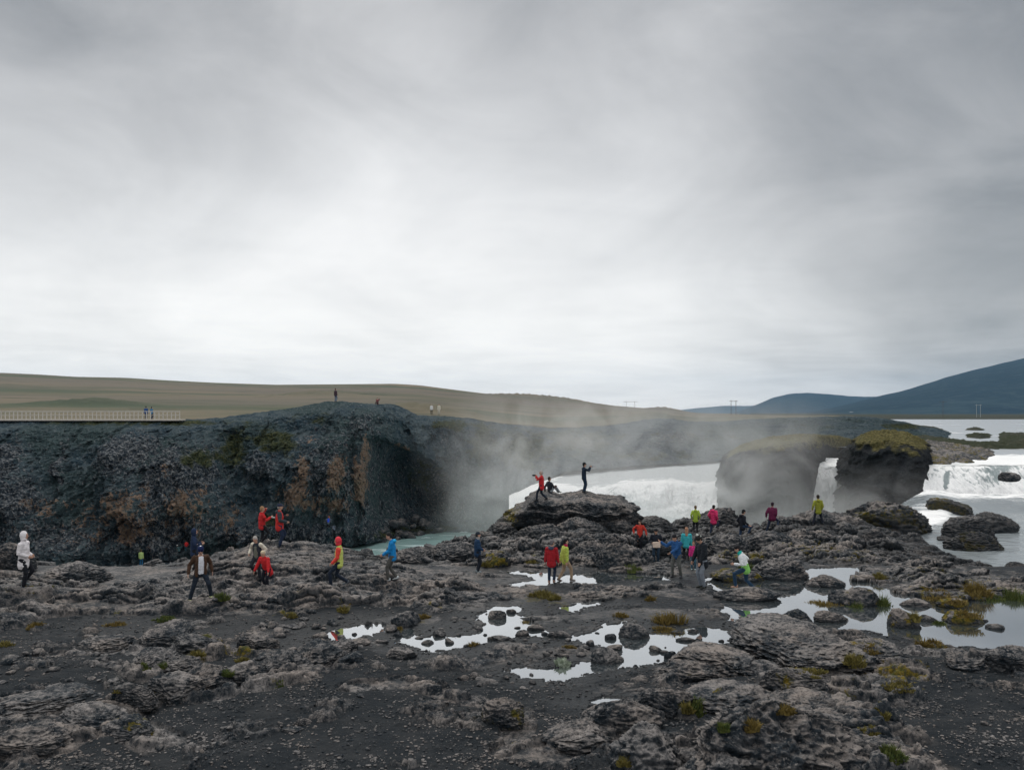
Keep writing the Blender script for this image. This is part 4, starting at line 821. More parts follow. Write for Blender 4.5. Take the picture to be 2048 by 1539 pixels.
for i, (px, py, hw, h, lab) in enumerate(SL): place_boulder(px, py, hw*1.02, h*1.15, lab, 3100+i*7, depth=.8 if hw < 85 else 1.15, moss=(.42 if 'moss' in lab or 'herb' in lab else .12), sub=7 if hw > 120 else 6, ang=.55, layers=.05, fs=1.35, rot=0, name='flat_rock' if h < 30 else 'rock_outcrop', cat='rock', amp=.28)
# scattered stones share a few shapes; each stone is an object of its own
SM = []
for k in range(10):
    me = boulder_mesh('stone', 2000+k*13, 3, (.4 if k % 2 else .9), 1., .12 if k % 3 == 0 else 0); me.materials.append(M['boulder']); SM.append(me)
rs = random.Random(5)
AREAS = [((500,690),(1228,1322),46,(6,17),'grey brown stone in the rubble field left of the pools','stones in the rubble field'), ((860,1010),(1195,1300),18,(5,12),'stone on the dark sand above the left pool','stones above the left pool'),
 ((1010,1200),(1266,1322),26,(5,13),'stone on the rubbly spit between the pools','stones on the pool spit'), ((0,240),(1275,1370),30,(6,17),'stone on the black sand at the far left','stones on the left sand'),
 ((900,1110),(1325,1385),12,(4,11),'stone on the sand below the left pool','stones below the left pool'), ((690,980),(1330,1430),14,(4,12),'half-buried stone in the dark slope below the pools','stones on the dark slope'),
 ((1180,1460),(1262,1330),9,(3,7),'tiny stone breaking the surface of the centre pool','tiny stones in the centre pool'), ((420,660),(1205,1240),8,(6,12),'stone lying under the long ledge','stones under the ledge'),
 ((100,620),(1440,1530),10,(5,12),'stone in the left foreground gravel','stones in the foreground'), ((1700,1980),(1335,1500),8,(4,9),'stone on the path at the lower right','stones on the path')]
for (xa, xb), (ya, yb), n, (s0_, s1_), lab, gr_ in AREAS:
    for _ in range(n):
        px, py, s = rs.uniform(xa, xb), rs.uniform(ya, yb), rs.uniform(s0_, s1_)**1.0*rs.uniform(.55, 1)
        fx, fy = (px-xa)/(xb-xa), (py-ya)/(yb-ya); q_ = ('tiny ' if s < 6 else 'bigger ' if s > 9 else 'small ')
        where = ('left' if fx < .34 else 'right' if fx > .66 else 'middle'); dist_ = 'near' if fy > .5 else 'far'
        place_boulder(px, py, s, s*rs.uniform(.6, 1.1), (q_+lab+', %s side, %s' % (dist_, where)) if n > 9 else q_+lab, 0, depth=rs.uniform(.7, 1), me=rs.choice(SM), name='stone', cat='stone', group=gr_, rot=rs.uniform(0, 6.28))
TM = []
for k in range(6):
    me = boulder_mesh('talus_block', 2600+k*13, 3, .9, 1., 0); me.materials.append(M['boulder_far']); TM.append(me)
for _ in range(70):
    px = rs.choice((rs.uniform(640, 905), rs.uniform(430, 900), rs.uniform(240, 440))); t = rs.random()**1.5
    by_, bz_ = float(np.interp(px, pxs, bot_y)), -10.8; y = by_-rs.uniform(0, 2)+t*1.5; s = rs.uniform(.35, 1.05)
    o = bpy.data.objects.new('talus_block', rs.choice(TM)); C.objects.link(o); o.location = ((px-CX)/F*y, y, bz_+t*2.2+s*.2); o.scale = (s*1.2, s, s*.8); o.rotation_euler = (rs.uniform(-.4, .4), rs.uniform(-.4, .4), rs.uniform(0, 6.28))
    tag(o, ('big ' if s > .8 else 'small ' if s < .55 else 'middling ')+'basalt block at the cliff foot '+('beside the cave' if px > 760 else 'left of the cave' if px > 640 else 'below the bluff' if px > 430 else 'far left')+(', up on the talus' if t > .4 else ', at the bottom'), 'boulder', 'fallen blocks below the cliff')
print('boulders', time.time()-T0)
# ================================================================== gravel (stuff) on the black sand
NG = 26000; rg_ = np.random.RandomState(8); gu = rg_.uniform(-.68, .68, NG*3); gl = rg_.uniform(math.log(12.3), math.log(26), NG*3)
gy_ = np.exp(gl); gx_ = gu*gy_; ms_ = sand_at(gx_, gy_); gz_ = ground_h(gx_, gy_)
cl_ = fbm2(gx_*.8, gy_*.8, 3, 300); ok = (ms_ > .25) & (gz_ > WL+.01) & (rg_.rand(NG*3) < .25+.9*sstep(-.1, .45, cl_)); idx = np.where(ok)[0][:NG]
c0, f0 = ico(1); n0 = len(c0); sz = (.008+.03*rg_.rand(len(idx))**3.5)*(1+0*gy_[idx]); sx_ = rg_.uniform(.7, 1.5, (len(idx), 3)); sx_[:, 2] *= .6
co = (c0[None]*(1+rg_.uniform(-.25, .25, (len(idx), n0)))[..., None])*(sz[:, None]*sx_)[:, None, :]+np.stack((gx_[idx], gy_[idx], gz_[idx]+sz*.2), -1)[:, None, :]
ff_ = (f0[None]+np.arange(len(idx))[:, None, None]*n0).reshape(-1, 3)
tag(link_mesh('gravel', mesh_from('gravel', co.reshape(-1, 3), ff_, False), M['boulder']), 'small gravel strewn over the black volcanic sand', kind='stuff')
# ================================================================== grass tufts and plants
def grass_mat(name, a, b_):
    m, b, _ = newmat(name); P = pos().outputs['Position']; n = noise(P, 9, 3, .6); lk(mix(mrange(n, .35, .65), a, b_), b.inputs['Base Color']); b.inputs['Roughness'].default_value = .8; b.inputs['Specular IOR Level'].default_value = .2; return m
GM = {'green': grass_mat('green_grass', (.045, .07, .018), (.12, .14, .038)), 'brown': grass_mat('brown_grass', (.10, .075, .022), (.23, .17, .05)), 'yellow': grass_mat('yellow_moss', (.10, .09, .025), (.22, .185, .055)), 'pale': grass_mat('pale_leaves', (.22, .27, .2), (.42, .47, .38))}
def tuft(name, x, y, z, r, h, n, kind, label, seed, cat='grass tuft', leafy=False, group=None):
    q = np.random.RandomState(seed); nk = 9; ka = q.uniform(0, 6.283, nk); kr = r*.85*np.sqrt(q.rand(nk)); kh = q.uniform(.4, 1.25, nk); ki = q.randint(0, nk, n); a = q.uniform(0, 6.283, n); r2_ = r*.30*np.sqrt(q.rand(n))*(.5+kh[ki]); bx, by_ = np.cos(ka[ki])*kr[ki]+np.cos(a)*r2_, (np.sin(ka[ki])*kr[ki]+np.sin(a)*r2_)*.8; rr_ = np.minimum(np.hypot(bx, by_), r)
    gz = np.array(ground_h(x+bx, np.clip(y+by_, 9, 65))); gz = np.where(np.abs(gz-z) > h*1.5, z, gz); gz = np.maximum(gz, z-.05*1)
    hh = h*kh[ki]*q.uniform(.5, 1.15, n)*(1-.5*(rr_/r)**2); la = a+q.normal(0, .5, n); le = hh*q.uniform(.25, .8, n)*(.3+rr_/r); wd = q.uniform(.006, .014, n)*(3.2 if leafy else 1.3)
    pa = q.uniform(0, 6.283, n); dx, dy = np.cos(pa)*wd, np.sin(pa)*wd; ex, ey = np.cos(la)*le, np.sin(la)*le
    b0 = np.stack((x+bx, y+by_, gz-.02), -1); side_ = np.stack((dx, dy, dx*0), -1); mid = b0+np.stack((ex*.35, ey*.35, hh*.62), -1); tip = b0+np.stack((ex, ey, hh), -1)
    if leafy: v = np.stack((b0, mid-side_, mid+side_, tip), 1)
    else: v = np.stack((b0-side_, b0+side_, mid+side_*.7, mid-side_*.7), 1)
    co = v.reshape(-1, 3); k = np.arange(n)*4
    f = np.stack((k, k+1, k+3, k+2), -1) if leafy else np.stack((k, k+1, k+2, k+3), -1); me_f = [tuple(a_) for a_ in f]
    if not leafy:
        t0 = len(co); co = np.concatenate((co, tip)); me_f += [(int(k_)+3, int(k_)+2, t0+i_) for i_, k_ in enumerate(k)]
    me = bpy.data.meshes.new(name); me.from_pydata(co.tolist(), [], me_f); me.update()
    return tag(link_mesh(name, me, GM[kind]), label, cat, group)
TU = [ # px, py, radius px, height px, kind, label
 (1400,1428,44,26,'green','long patch of bright green grass in the foreground hollow'), (1440,1455,20,18,'green','green grass trailing off below the bright foreground patch'), (1372,1415,18,22,'yellow','yellow-green tip of the bright foreground grass'),
 (1497,1455,20,30,'brown','straw-brown grass tuft between the two foreground domes'), (1250,1525,16,26,'yellow','yellow tuft left of the bottom-edge rock'), (1570,1420,24,18,'brown','straw tuft on the crest behind the big foreground dome'),
 (1765,1425,20,14,'yellow','yellowish tuft right of the big foreground dome\'s crest'), (1785,1515,26,26,'green','green tuft at the right foot of the big foreground dome'), (1740,1462,18,14,'yellow','small moss tuft on the right slope of the big foreground dome'),
 (1620,1345,36,12,'yellow','yellow herbs spilling over the mound left of the path'), (1705,1322,26,20,'yellow','golden moss on the right face of the large speckled mound'), (1800,1372,30,14,'yellow','yellow grass patch by the start of the path'), (1860,1288,28,16,'brown','grassy crest on the right pool\'s near shore'),
 (1740,1300,20,14,'brown','brown tuft on the shoulder of the large speckled mound'), (1955,1190,24,34,'brown','tall brown and green tuft on the far bank of the right pool'), (2030,1198,30,24,'green','green tuft at the right end of the pool\'s far bank'), (1880,1195,40,14,'brown','brown grassy fringe along the pool\'s far bank'),
 (1990,1200,30,14,'green','low green fringe between the two tufts on the far bank'), (1762,1208,22,32,'green','bright green tuft right of the tallest pool rock'), (1712,1212,16,18,'green','green tuft at the left foot of the tallest pool rock'), (1650,1206,34,10,'brown','brown grass mat left of the tallest pool rock'), (1760,1155,14,14,'yellow','round yellow-green tuft behind the pool'),
 (1880,1248,14,10,'green','green tuft between the black rock and the mossy mound'), (1830,1240,12,24,'yellow','golden moss on the flank of the rounded pool rock'), (1935,1230,30,14,'brown','brown sedge on top of the larger mossy mound'), (1915,1205,20,12,'brown','brown sedge on the mossy mound behind'),
 (1085,1192,26,18,'yellow','yellow-green moss cushion on the ledge below the lime jacket'), (1110,1198,14,14,'yellow','golden moss beside the yellow-green cushion'), (975,1128,12,14,'yellow','yellow lichen cushion right of the man in navy'), (1270,1140,20,14,'green','green and yellow herbs above the far stream'), (1062,1124,14,8,'yellow','moss strip left of the far stream'),
 (1500,1135,26,12,'green','green herbs on the bank behind the leaping hiker'), (1345,1245,40,24,'brown','heathery brown tussock on the rock above the centre pool'), (1330,1262,36,9,'brown','brown grass fringe at the upper shore of the centre pool'), (1240,1232,18,10,'brown','dark heather clump left of the brown tussock'), (1300,1200,10,16,'brown','brown herb on the ridge behind the centre pool'),
 (688,1222,14,16,'yellow','orange tuft under the ledge right of the yellow one'), (580,1232,12,14,'yellow','yellow tuft under the small pale rock at the ledge'), (845,1236,12,12,'brown','orange tuft on the corner of the pale speckled rock'), (395,1310,18,16,'yellow','golden tuft below the clustered slabs at the left'), (330,1325,22,14,'green','green moss in the clustered slabs at the left'), (290,1335,12,10,'green','green tuft at the left tail of the clustered slabs'),
 (485,1322,14,14,'yellow','yellow herb behind the pale left ridge'), (455,1345,20,12,'green','green herb left of the pale ridge'), (305,1382,14,9,'yellow','yellow grass on the pale left ridge'), (235,1382,8,8,'yellow','small yellow tuft left of the pale ridge'), (325,1240,24,12,'green','dark green tuft below the long ledge'), (230,1250,20,10,'brown','brown-green tuft at the left below the long ledge'),
 (70,1250,18,12,'brown','tuft at the far left below the long ledge'), (440,1195,16,18,'green','green tuft right of the man in the brown jacket'), (945,1290,16,14,'brown','brown tuft on the right shore of the left pool'), (1050,1245,10,12,'brown','brown tuft between the pools'), (1140,1295,14,12,'brown','reddish herb behind the pale-leaved plant'), (800,1258,8,8,'brown','tiny tuft above the left pool'), (10,1290,14,14,'yellow','yellow tuft at the left edge of the frame'), (560,1374,10,10,'green','small green tuft on the left ridge')]
bpy.context.view_layer.update(); DGT = bpy.context.evaluated_depsgraph_get()
for i, (px, py, rpx, hpx, kind, lab) in enumerate(TU):
    y = depth_at(py, 0); z = 0
    for _ in range(8): z = float(ground_h((px-CX)/F*min(y, 64), min(y, 64))); y = .5*y+.5*min(depth_at(py, z), 60)
    x = (px-CX)/F*y; dv = Vector(((px-CX)/F, 1, (HY-py)/F)).normalized(); ok_, loc, *_r = sc.ray_cast(DGT, Vector((0, 0, CZ)), dv, distance=70)
    if ok_ and abs(loc.y/y-1) < .2: x, y, z = loc.x, loc.y, loc.z-.01
    r = rpx*y/F; h = hpx*y/F*.8
    tuft('grass_tuft', x, y+r*.05, z, r, h, int(260+rpx*16), kind, lab, 900+i)
y = depth_at(1322, WL+.1); x = (1128-CX)/F*y
tuft('leafy_plant', x, y, float(ground_h(x, y)), .17, .22, 520, 'pale', 'pale grey-green leafy plant on the shore of the spit', 77, 'plant', True)
# ================================================================== boardwalk railing, power poles, huts
def plain(name, col, rough=.8, metal=0., nz=.12, sc_=8):
    m, b, _ = newmat(name); P = nn('ShaderNodeTexCoord').outputs['Object']; n = noise(P, sc_, 3, .6); lk(mix(mrange(n, .3, .7), tuple(c*(1-nz) for c in col), tuple(min(1, c*(1+nz)) for c in col)), b.inputs['Base Color']); b.inputs['Roughness'].default_value = rough; b.inputs['Metallic'].default_value = metal; b.inputs['Specular IOR Level'].default_value = .25; return m
def boxes(name, L_, mat, parent=None):
    b = bmesh.new()
    for (cx, cy_, cz_), (sx, sy, sz_) in L_:
        r = bmesh.ops.create_cube(b, size=1)
        for v in r['verts']: v.co = Vector((cx+v.co.x*sx, cy_+v.co.y*sy, cz_+v.co.z*sz_))
    me = bpy.data.meshes.new(name); b.to_mesh(me); b.free(); return link_mesh(name, me, mat, parent)
wood = plain('weathered_wood', (.62, .59, .55)); dwood = plain('pole_wood', (.09, .08, .075))
rl_ = bpy.data.objects.new('railing', None); C.objects.link(rl_); rx0, rx1, ryy_ = (-60-CX)/F*104, (362-CX)/F*104, 103.6
rz = CZ-(838.5-HY)/F*ryy_; rl_.location = (rx0, ryy_, rz); tag(rl_, 'long pale wooden railing of the walkway on the far cliff top', 'railing')
nposts = 52; Lr = rx1-rx0
for i in range(nposts): boxes('post', [((0, 0, .5), (.07, .07, 1.1))], wood, rl_).location = (Lr*i/(nposts-1), 0, 0)
boxes('top_rail', [((Lr/2, 0, 1.05), (Lr, .09, .09))], wood, rl_); boxes('lower_rail', [((Lr/2, 0, .55), (Lr, .05, .05))], wood, rl_)
boxes('deck', [((Lr/2, .9, -.06), (Lr, 1.9, .18))], plain('deck_wood', (.56, .52, .47)), rl_)
boxes('railing_end', [], wood, rl_) if False else None
def hpole(px, py0, py1, y, label, single=False, mat=dwood, sp=3.2):
    z0, z1 = CZ-(py0-HY)/F*y, CZ-(py1-HY)/F*y; e = bpy.data.objects.new('power_pole', None); C.objects.link(e); e.location = ((px-CX)/F*y, y, z0); h = z1-z0
    tag(e, label, 'power pole', 'power poles crossing the plain'); r = max(.16, y/F*.55)
    for s in ((0,) if single else (-sp/2, sp/2)): boxes('pole', [((s, 0, h/2-1), (r, r, h+2))], mat, e)
    boxes('crossarm', [((0, 0, h*.93), (sp*1.7, r*.8, r))], mat, e)
hpole(1261, 817, 802, 520, 'twin-legged wooden power pole on the skyline above the spray', sp=5.5); hpole(1467, 827, 800, 330, 'tallest twin-legged power pole, right of the spray', sp=2.)
hpole(545, 815, 795, 420, 'single faint power pole on the hillside at the left', True); hpole(1886, 829, 801, 520, 'dark single power pole before the mountain', True); hpole(1957, 829, 808, 640, 'pale twin-legged power pole at the foot of the mountain', mat=plain('pale_pole', (.4, .42, .42)))
def hut(px, py, y, w_, d_, h_, label):
    z = CZ-(py-HY)/F*y; e = bpy.data.objects.new('farm_building', None); C.objects.link(e); e.location = ((px-CX)/F*y, y, z); tag(e, label, 'building')
    boxes('wall', [((0, 0, h_/2-1), (w_, d_, h_+2))], plain('white_wall', (.6, .6, .6)), e)
    me = bpy.data.meshes.new('roof'); a, b_ = w_/2+.3, d_/2+.4; me.from_pydata([(-a, -b_, h_), (a, -b_, h_), (a, b_, h_), (-a, b_, h_), (-a, 0, h_+h_*.5), (a, 0, h_+h_*.5)], [], [(0, 1, 5, 4), (2, 3, 4, 5), (0, 4, 3), (1, 2, 5), (0, 3, 2, 1)]); link_mesh('roof', me, plain('roof_sheet', (.35, .36, .38)), e)
    boxes('door', [((w_*.1, -d_/2-.06, h_*.4), (w_*.12, .12, h_*.8))], dwood, e)
hut(1703, 826, 2000, 8, 6, 2.4, 'leftmost tiny white farm building below the far mountain'); hut(1722, 826, 2020, 18, 8, 2.6, 'longest white farm building below the far mountain'); hut(1737, 826, 2000, 7, 7, 2.2, 'rightmost tiny white farm building below the far mountain')
print('props', time.time()-T0)
# ================================================================== people
_fab = {}
def fabric(col, rough=.85):
    k = tuple(round(c, 3) for c in col)+(rough,)
    if k not in _fab:
        m, b, _ = newmat('fabric'); t = nn('ShaderNodeTexCoord').outputs['Object']; n = noise(t, 9, 4, .6); lk(mix(mrange(n, .3, .7), tuple(c*.82 for c in col), tuple(min(1, c*1.12) for c in col)), b.inputs['Base Color'])
        b.inputs['Roughness'].default_value = rough; b.inputs['Specular IOR Level'].default_value = .25; n2 = noise(t, 22, 3, .6, .6, (2, 1, 3), (1, 1, .5)); bump(b, n2, .02, .8); _fab[k] = m
    return _fab[k]
SKIN = (.50, .30, .22)
def ring_tube(V, Fs, pts, rad, up=Vector((0, 1, 0)), seg=12):
    """closed tapering tube; rad entries r or (rx, ry)"""
    pts = [Vector(p) for p in pts]; rad = [r if isinstance(r, tuple) else (r, r) for r in rad]
    P_, R_ = [], []
    d0 = (pts[1]-pts[0]).normalized(); d1 = (pts[-1]-pts[-2]).normalized()
    for k in (.85, .45): r = min(rad[0]); P_.append(pts[0]-d0*r*k); R_.append((rad[0][0]*math.sqrt(1-k*k), rad[0][1]*math.sqrt(1-k*k)))
    P_ += pts; R_ += rad
    for k in (.45, .85): r = min(rad[-1]); P_.append(pts[-1]+d1*r*k); R_.append((rad[-1][0]*math.sqrt(1-k*k), rad[-1][1]*math.sqrt(1-k*k)))
    n = len(P_); base = len(V)
    for i in range(n):
        a, b = P_[max(0, i-1)], P_[min(n-1, i+1)]; d = (b-a).normalized(); u = up if abs(d.dot(up)) < .9 else Vector((1, 0, 0)); r = d.cross(u).normalized(); f = r.cross(d).normalized()
        for k in range(seg):
            t = 2*math.pi*k/seg; V.append(P_[i]+r*(math.cos(t)*R_[i][0])+f*(math.sin(t)*R_[i][1]))
    for i in range(n-1):
        for k in range(seg): k2 = (k+1) % seg; Fs.append((base+i*seg+k, base+i*seg+k2, base+(i+1)*seg+k2, base+(i+1)*seg+k))
    Fs.append(tuple(base+k for k in range(seg))[::-1]); Fs.append(tuple(base+(n-1)*seg+k for k in range(seg)))
def ell(V, Fs, c, r, rot=None, seg=14, rings=9):
    base = len(V); c = Vector(c)
    for i in range(1, rings):
        a = math.pi*i/rings
        for k in range(seg):
            t = 2*math.pi*k/seg; v = Vector((math.sin(a)*math.cos(t)*r[0], math.sin(a)*math.sin(t)*r[1], math.cos(a)*r[2])); V.append(c+(rot @ v if rot else v))
    top = len(V); v = Vector((0, 0, r[2])); V.append(c+(rot @ v if rot else v)); V.append(c-(rot @ v if rot else v))
    for i in range(rings-2):
        for k in range(seg): k2 = (k+1) % seg; Fs.append((base+i*seg+k, base+(i+1)*seg+k, base+(i+1)*seg+k2, base+i*seg+k2))
    for k in range(seg): k2 = (k+1) % seg; Fs.append((top, base+k, base+k2)); q = base+(rings-2)*seg; Fs.append((top+1, q+k2, q+k))
def part(name, V, Fs, mat, parent, voxel=None, crease=0., seed=0):
    me = bpy.data.meshes.new(name); me.from_pydata([tuple(v) for v in V], [], Fs); me.update(); o = bpy.data.objects.new(name, me); C.objects.link(o)
    if voxel:
        m_ = o.modifiers.new('r', 'REMESH'); m_.mode = 'VOXEL'; m_.voxel_size = voxel; m_.use_smooth_shade = True
        s_ = o.modifiers.new('s', 'SMOOTH'); s_.iterations = 2; s_.factor = .5
        dg = bpy.context.evaluated_depsgraph_get(); me2 = bpy.data.meshes.new_from_object(o.evaluated_get(dg)); o.modifiers.clear(); o.data = me2; bpy.data.meshes.remove(me); me = me2; me.name = name
        if crease and len(me.vertices):
            co = np.empty(len(me.vertices)*3, np.float32); me.vertices.foreach_get('co', co); co = co.reshape(-1, 3); no = np.empty(len(me.vertices)*3, np.float32); me.vertices.foreach_get('normal', no); no = no.reshape(-1, 3)
            w_ = fbm3(co[:, 0]*5+seed, co[:, 1]*5, co[:, 2]*11, 3, seed+3, .55, True)-.4; co += no*(w_*crease)[:, None]; me.vertices.foreach_set('co', co.ravel())
    me.polygons.foreach_set('use_smooth', np.ones(len(me.polygons), bool)); me.update(); me.materials.clear(); me.materials.append(mat); o.parent = parent; return o
def ik(a, b, l1, l2, pole):
    a, b = Vector(a), Vector(b); d = b-a; L_ = min(max(d.length, .05), (l1+l2)*.999); dn_ = d.normalized(); b = a+dn_*L_
    x = (l1*l1-l2*l2+L_*L_)/(2*L_); h = math.sqrt(max(l1*l1-x*x, 0)); pv = Vector(pole); pv = (pv-dn_*pv.dot(dn_)); pv = pv.normalized() if pv.length > 1e-4 else Vector((0, 1, 0)); return a+dn_*x+pv*h, b
def hand(V, Fs, wrist, d, side, curl=.5):
    """palm, four bent fingers of different length and a thumb from the side of the palm"""
    d = Vector(d).normalized(); n = Vector((side, 0, 0)); n = (n-d*n.dot(d)); n = n.normalized() if n.length > .1 else Vector((0, 0, 1)); w_ = d.cross(n).normalized()
    w0 = Vector(wrist); ring_tube(V, Fs, [w0, w0+d*.045, w0+d*.085], [(.026, .018), (.038, .017), (.040, .014)], up=n, seg=8)
    for i, l in enumerate((.070, .080, .075, .058)):
        b = w0+d*.083+w_*(.030-.020*i); k = curl; p1_ = b+(d*math.cos(k*.5)-n*math.sin(k*.5))*l*.45; p2_ = p1_+(d*math.cos(k*1.3)-n*math.sin(k*1.3))*l*.32; p3_ = p2_+(d*math.cos(k*2)-n*math.sin(k*2))*l*.23; ring_tube(V, Fs, [b, p1_, p2_, p3_], [.0095, .009, .0085, .007], up=n, seg=6)
    b = w0+d*.025+w_*.028; ring_tube(V, Fs, [b, b+(d*.6+w_*.7)*.035, b+(d*.85+w_*.45)*.065-n*.01], [.012, .0105, .009], up=n, seg=6)
def Rx(a): return Matrix.Rotation(a, 3, 'X')
def person(px, fpy, hpy, label, face=0, y=None, lean=0., side=0., hip=.0, feet=((-.1, 0, 0), (.1, 0, 0)), hands=((-.245, .05, .79), (.245, .05, .79)), elb=((-.6, -1, -.3), (.6, -1, -.3)), head=(0., 0.), jacket=(.05, .07, .12), sleeves=None, coat=.0, trousers=(.02, .022, .03), shoes=(.03, .03, .03),
           hair=(.03, .02, .015), hairl=0, hat=None, hatk='beanie', hood=None, hooded=False, skin=SKIN, shirt=None, panel=None, hem=None, pack=None, scale=None, bulk=1., seat=False, knee=None, z0=None, scarf=None, gloves=None, ground_feet=True, sock=None, bag=None):
    P_, Y_ = place_hit(px, fpy, y, z0)
    H_ = CZ-(hpy-HY)/F*P_[1]-P_[2]
    nominal = 1.76-hip-max(0, 1-math.cos(lean))*.72; sc_ = H_/nominal if scale is None else scale
    sc_ = max(.62, min(1.22, sc_))
    e = bpy.data.objects.new('person', None); C.objects.link(e); e.location = P_; e.rotation_euler = (0, 0, R(face)); e.scale = (sc_,)*3; tag(e, label, 'person'); bpy.context.view_layer.update()
    near = P_[1] < 62; vx = .013 if near else .03; mw = e.matrix_world.copy()
    S = len(people_list); people_list.append(e)
    feet = [Vector(f) for f in feet]
    if ground_feet and not seat:
        for f in feet:
            wv = mw @ f; g = drop_z(wv.x, wv.y, P_[2]+.45*sc_, P_[2]-.5*sc_)
            if g is not None: f.z += max(-.13, min(.25, (g-P_[2])/sc_))
    hipz = .94-hip; Pl = Vector((0, 0, hipz)); low = min(f.z for f in feet)
    if not seat:
        mx = max((Vector((s*.09, 0, hipz))-Vector((f.x, f.y, f.z+.08))).length for s, f in zip((-1, 1), feet)); 
        if mx > .86: hipz -= (mx-.86)*.9
    Pl = Vector(((feet[0].x+feet[1].x)/2, (feet[0].y+feet[1].y)/2, hipz)) if not seat else Vector((0, 0, .14))
    Rt = Matrix.Rotation(side, 3, 'Y') @ Rx(-lean); T = lambda x, y_, z: Pl+Rt @ Vector((x, y_, z))
    neck = T(0, .0, .52); Rh = Matrix.Rotation(head[1], 3, 'Z') @ Rx(-(lean*.5+head[0])); hc = neck+Rh @ Vector((0, .025, .175)); HT = lambda x, y_, z: hc+Rh @ Vector((x, y_, z))
    sh = [T(-.175, 0, .445), T(.175, 0, .445)]; arms = []
    for i in (0, 1): el_, wr = ik(sh[i], hands[i], .285, .255, elb[i]); arms.append((sh[i], el_, wr))
    legs = []
    for i, s in ((0, -1), (1, 1)):
        hp_ = Pl+Vector((s*.09, 0, -.03)); an = Vector((feet[i].x, feet[i].y, feet[i].z+.085)); kn, an = ik(hp_, an, .43, .42, knee[i] if knee else (s*.12, 1, .1)); legs.append((hp_, kn, an))
    b = bulk
    # body: one continuous surface
    V, Fs = [], []
    ell(V, Fs, HT(0, 0, .01), (.076, .094, .118), Rh); ell(V, Fs, HT(0, .025, -.055), (.055, .07, .062), Rh)
    ell(V, Fs, HT(0, .097, -.012), (.014, .024, .026), Rh, 8, 6)
    for s in (-1, 1): ell(V, Fs, HT(s*.077, -.005, -.005), (.012, .02, .031), Rh, 8, 6)
    ell(V, Fs, HT(0, .082, -.058), (.026, .014, .011), Rh, 8, 6); ell(V, Fs, HT(0, .08, .03), (.05, .018, .012), Rh, 8, 6)
    ring_tube(V, Fs, [T(0, -.01, .44), neck+Rh @ Vector((0, .01, .09))], [.062, .052])
    ring_tube(V, Fs, [T(0, 0, -.04), T(0, 0, .12), T(0, 0, .33), T(0, 0, .45)], [(.145, .10), (.125, .09), (.155, .10), (.12, .075)])
    for i in (0, 1):
        a_, el_, wr = arms[i]; ring_tube(V, Fs, [a_, a_.lerp(el_, .5), el_, wr], [.048, .043, .036, .025]); hd = (wr-el_).normalized()
        if near: hand(V, Fs, wr, hd, (-1, 1)[i])
        else: ell(V, Fs, wr+hd*.06, (.035, .035, .07), hd.to_track_quat('Z', 'Y').to_matrix(), 8, 6)
        a_, kn, an = legs[i]; ring_tube(V, Fs, [a_, kn, kn.lerp(an, .35), an], [.075, .05, .05, .033])
    part('body', V, Fs, fabric(skin, .6), e, .009 if near else .03)
    if near:
        for s in (-1, 1): V, Fs = [], []; ell(V, Fs, HT(s*.03, .083, .012), (.011, .008, .007), Rh, 8, 6); part('eye', V, Fs, fabric((.03, .02, .02), .3), e)
        V, Fs = [], []; ell(V, Fs, HT(0, .093, -.058), (.022, .006, .006), Rh, 8, 6); part('mouth', V, Fs, fabric((.30, .10, .09), .5), e)
    # jacket
    def torso(V, Fs, g, bot, top_=.47, oy=0.): ring_tube(V, Fs, [T(0, oy, bot), T(0, oy, bot*.5+.08), T(0, oy, .30), T(0, oy-.005, top_-.03), T(0, oy-.01, top_+.035)], [(.178*b+g+coat*.12, .135*b+g+coat*.08), (.162*b+g, .13*b+g), (.182*b+g, .135*b+g), (.165*b+g, .105*b+g), (.085+g, .078+g)], seg=16)
    def sleeve(V, Fs, i, g=0.): a_, el_, wr = arms[i]; ring_tube(V, Fs, [a_+Vector((0, 0, -.005)), a_.lerp(el_, .5), el_, el_.lerp(wr, .5), wr-(wr-el_).normalized()*.01], [.082*b+g, .072*b+g, .062*b+g, .056*b+g, .048+g])
    V, Fs = [], []; body_bot = -.10-coat
    torso(V, Fs, -.012 if shirt else 0., body_bot+ (.06 if shirt else 0))
    if not sleeves:
        if not shirt:
            for i in (0, 1): sleeve(V, Fs, i)
    part('shirt' if shirt else 'jacket', V, Fs, fabric(shirt or jacket), e, vx*1.3, .022, S)
    if shirt:                                                           # open jacket: two fronts and a back over the shirt
        V, Fs = [], []
        for s in (-1, 1): ring_tube(V, Fs, [T(s*.13, .03, -.13), T(s*.125, .03, .12), T(s*.12, .02, .33), T(s*.09, .0, .47)], [(.055, .12), (.05, .115), (.055, .115), (.05, .07)])
        ring_tube(V, Fs, [T(0, -.06, -.13), T(0, -.06, .12), T(0, -.05, .33), T(0, -.03, .47)], [(.15, .085), (.14, .085), (.15, .085), (.11, .065)])
        if not sleeves:
            for i in (0, 1): sleeve(V, Fs, i)
        part('jacket', V, Fs, fabric(jacket), e, vx*1.3, .022, S)
    if sleeves:
        for i in (0, 1): V, Fs = [], []; sleeve(V, Fs, i, .003); part('sleeve', V, Fs, fabric(sleeves), e, vx*1.3, .02, S+i)
    if hem: V, Fs = [], []; ring_tube(V, Fs, [T(0, 0, body_bot-.005), T(0, 0, .10)], [(.185*b, .142*b), (.170*b, .138*b)], seg=16); part('hem_band', V, Fs, fabric(hem), e, vx*1.3, .008, S)
    if panel: V, Fs = [], []; ring_tube(V, Fs, [T(0, .045, -.05), T(0, .05, .14), T(0, .045, .34)], [(.12*b, .10*b), (.12*b, .10*b), (.11*b, .095*b)]); part('front_panel', V, Fs, fabric(panel), e, vx*1.3, .008, S)
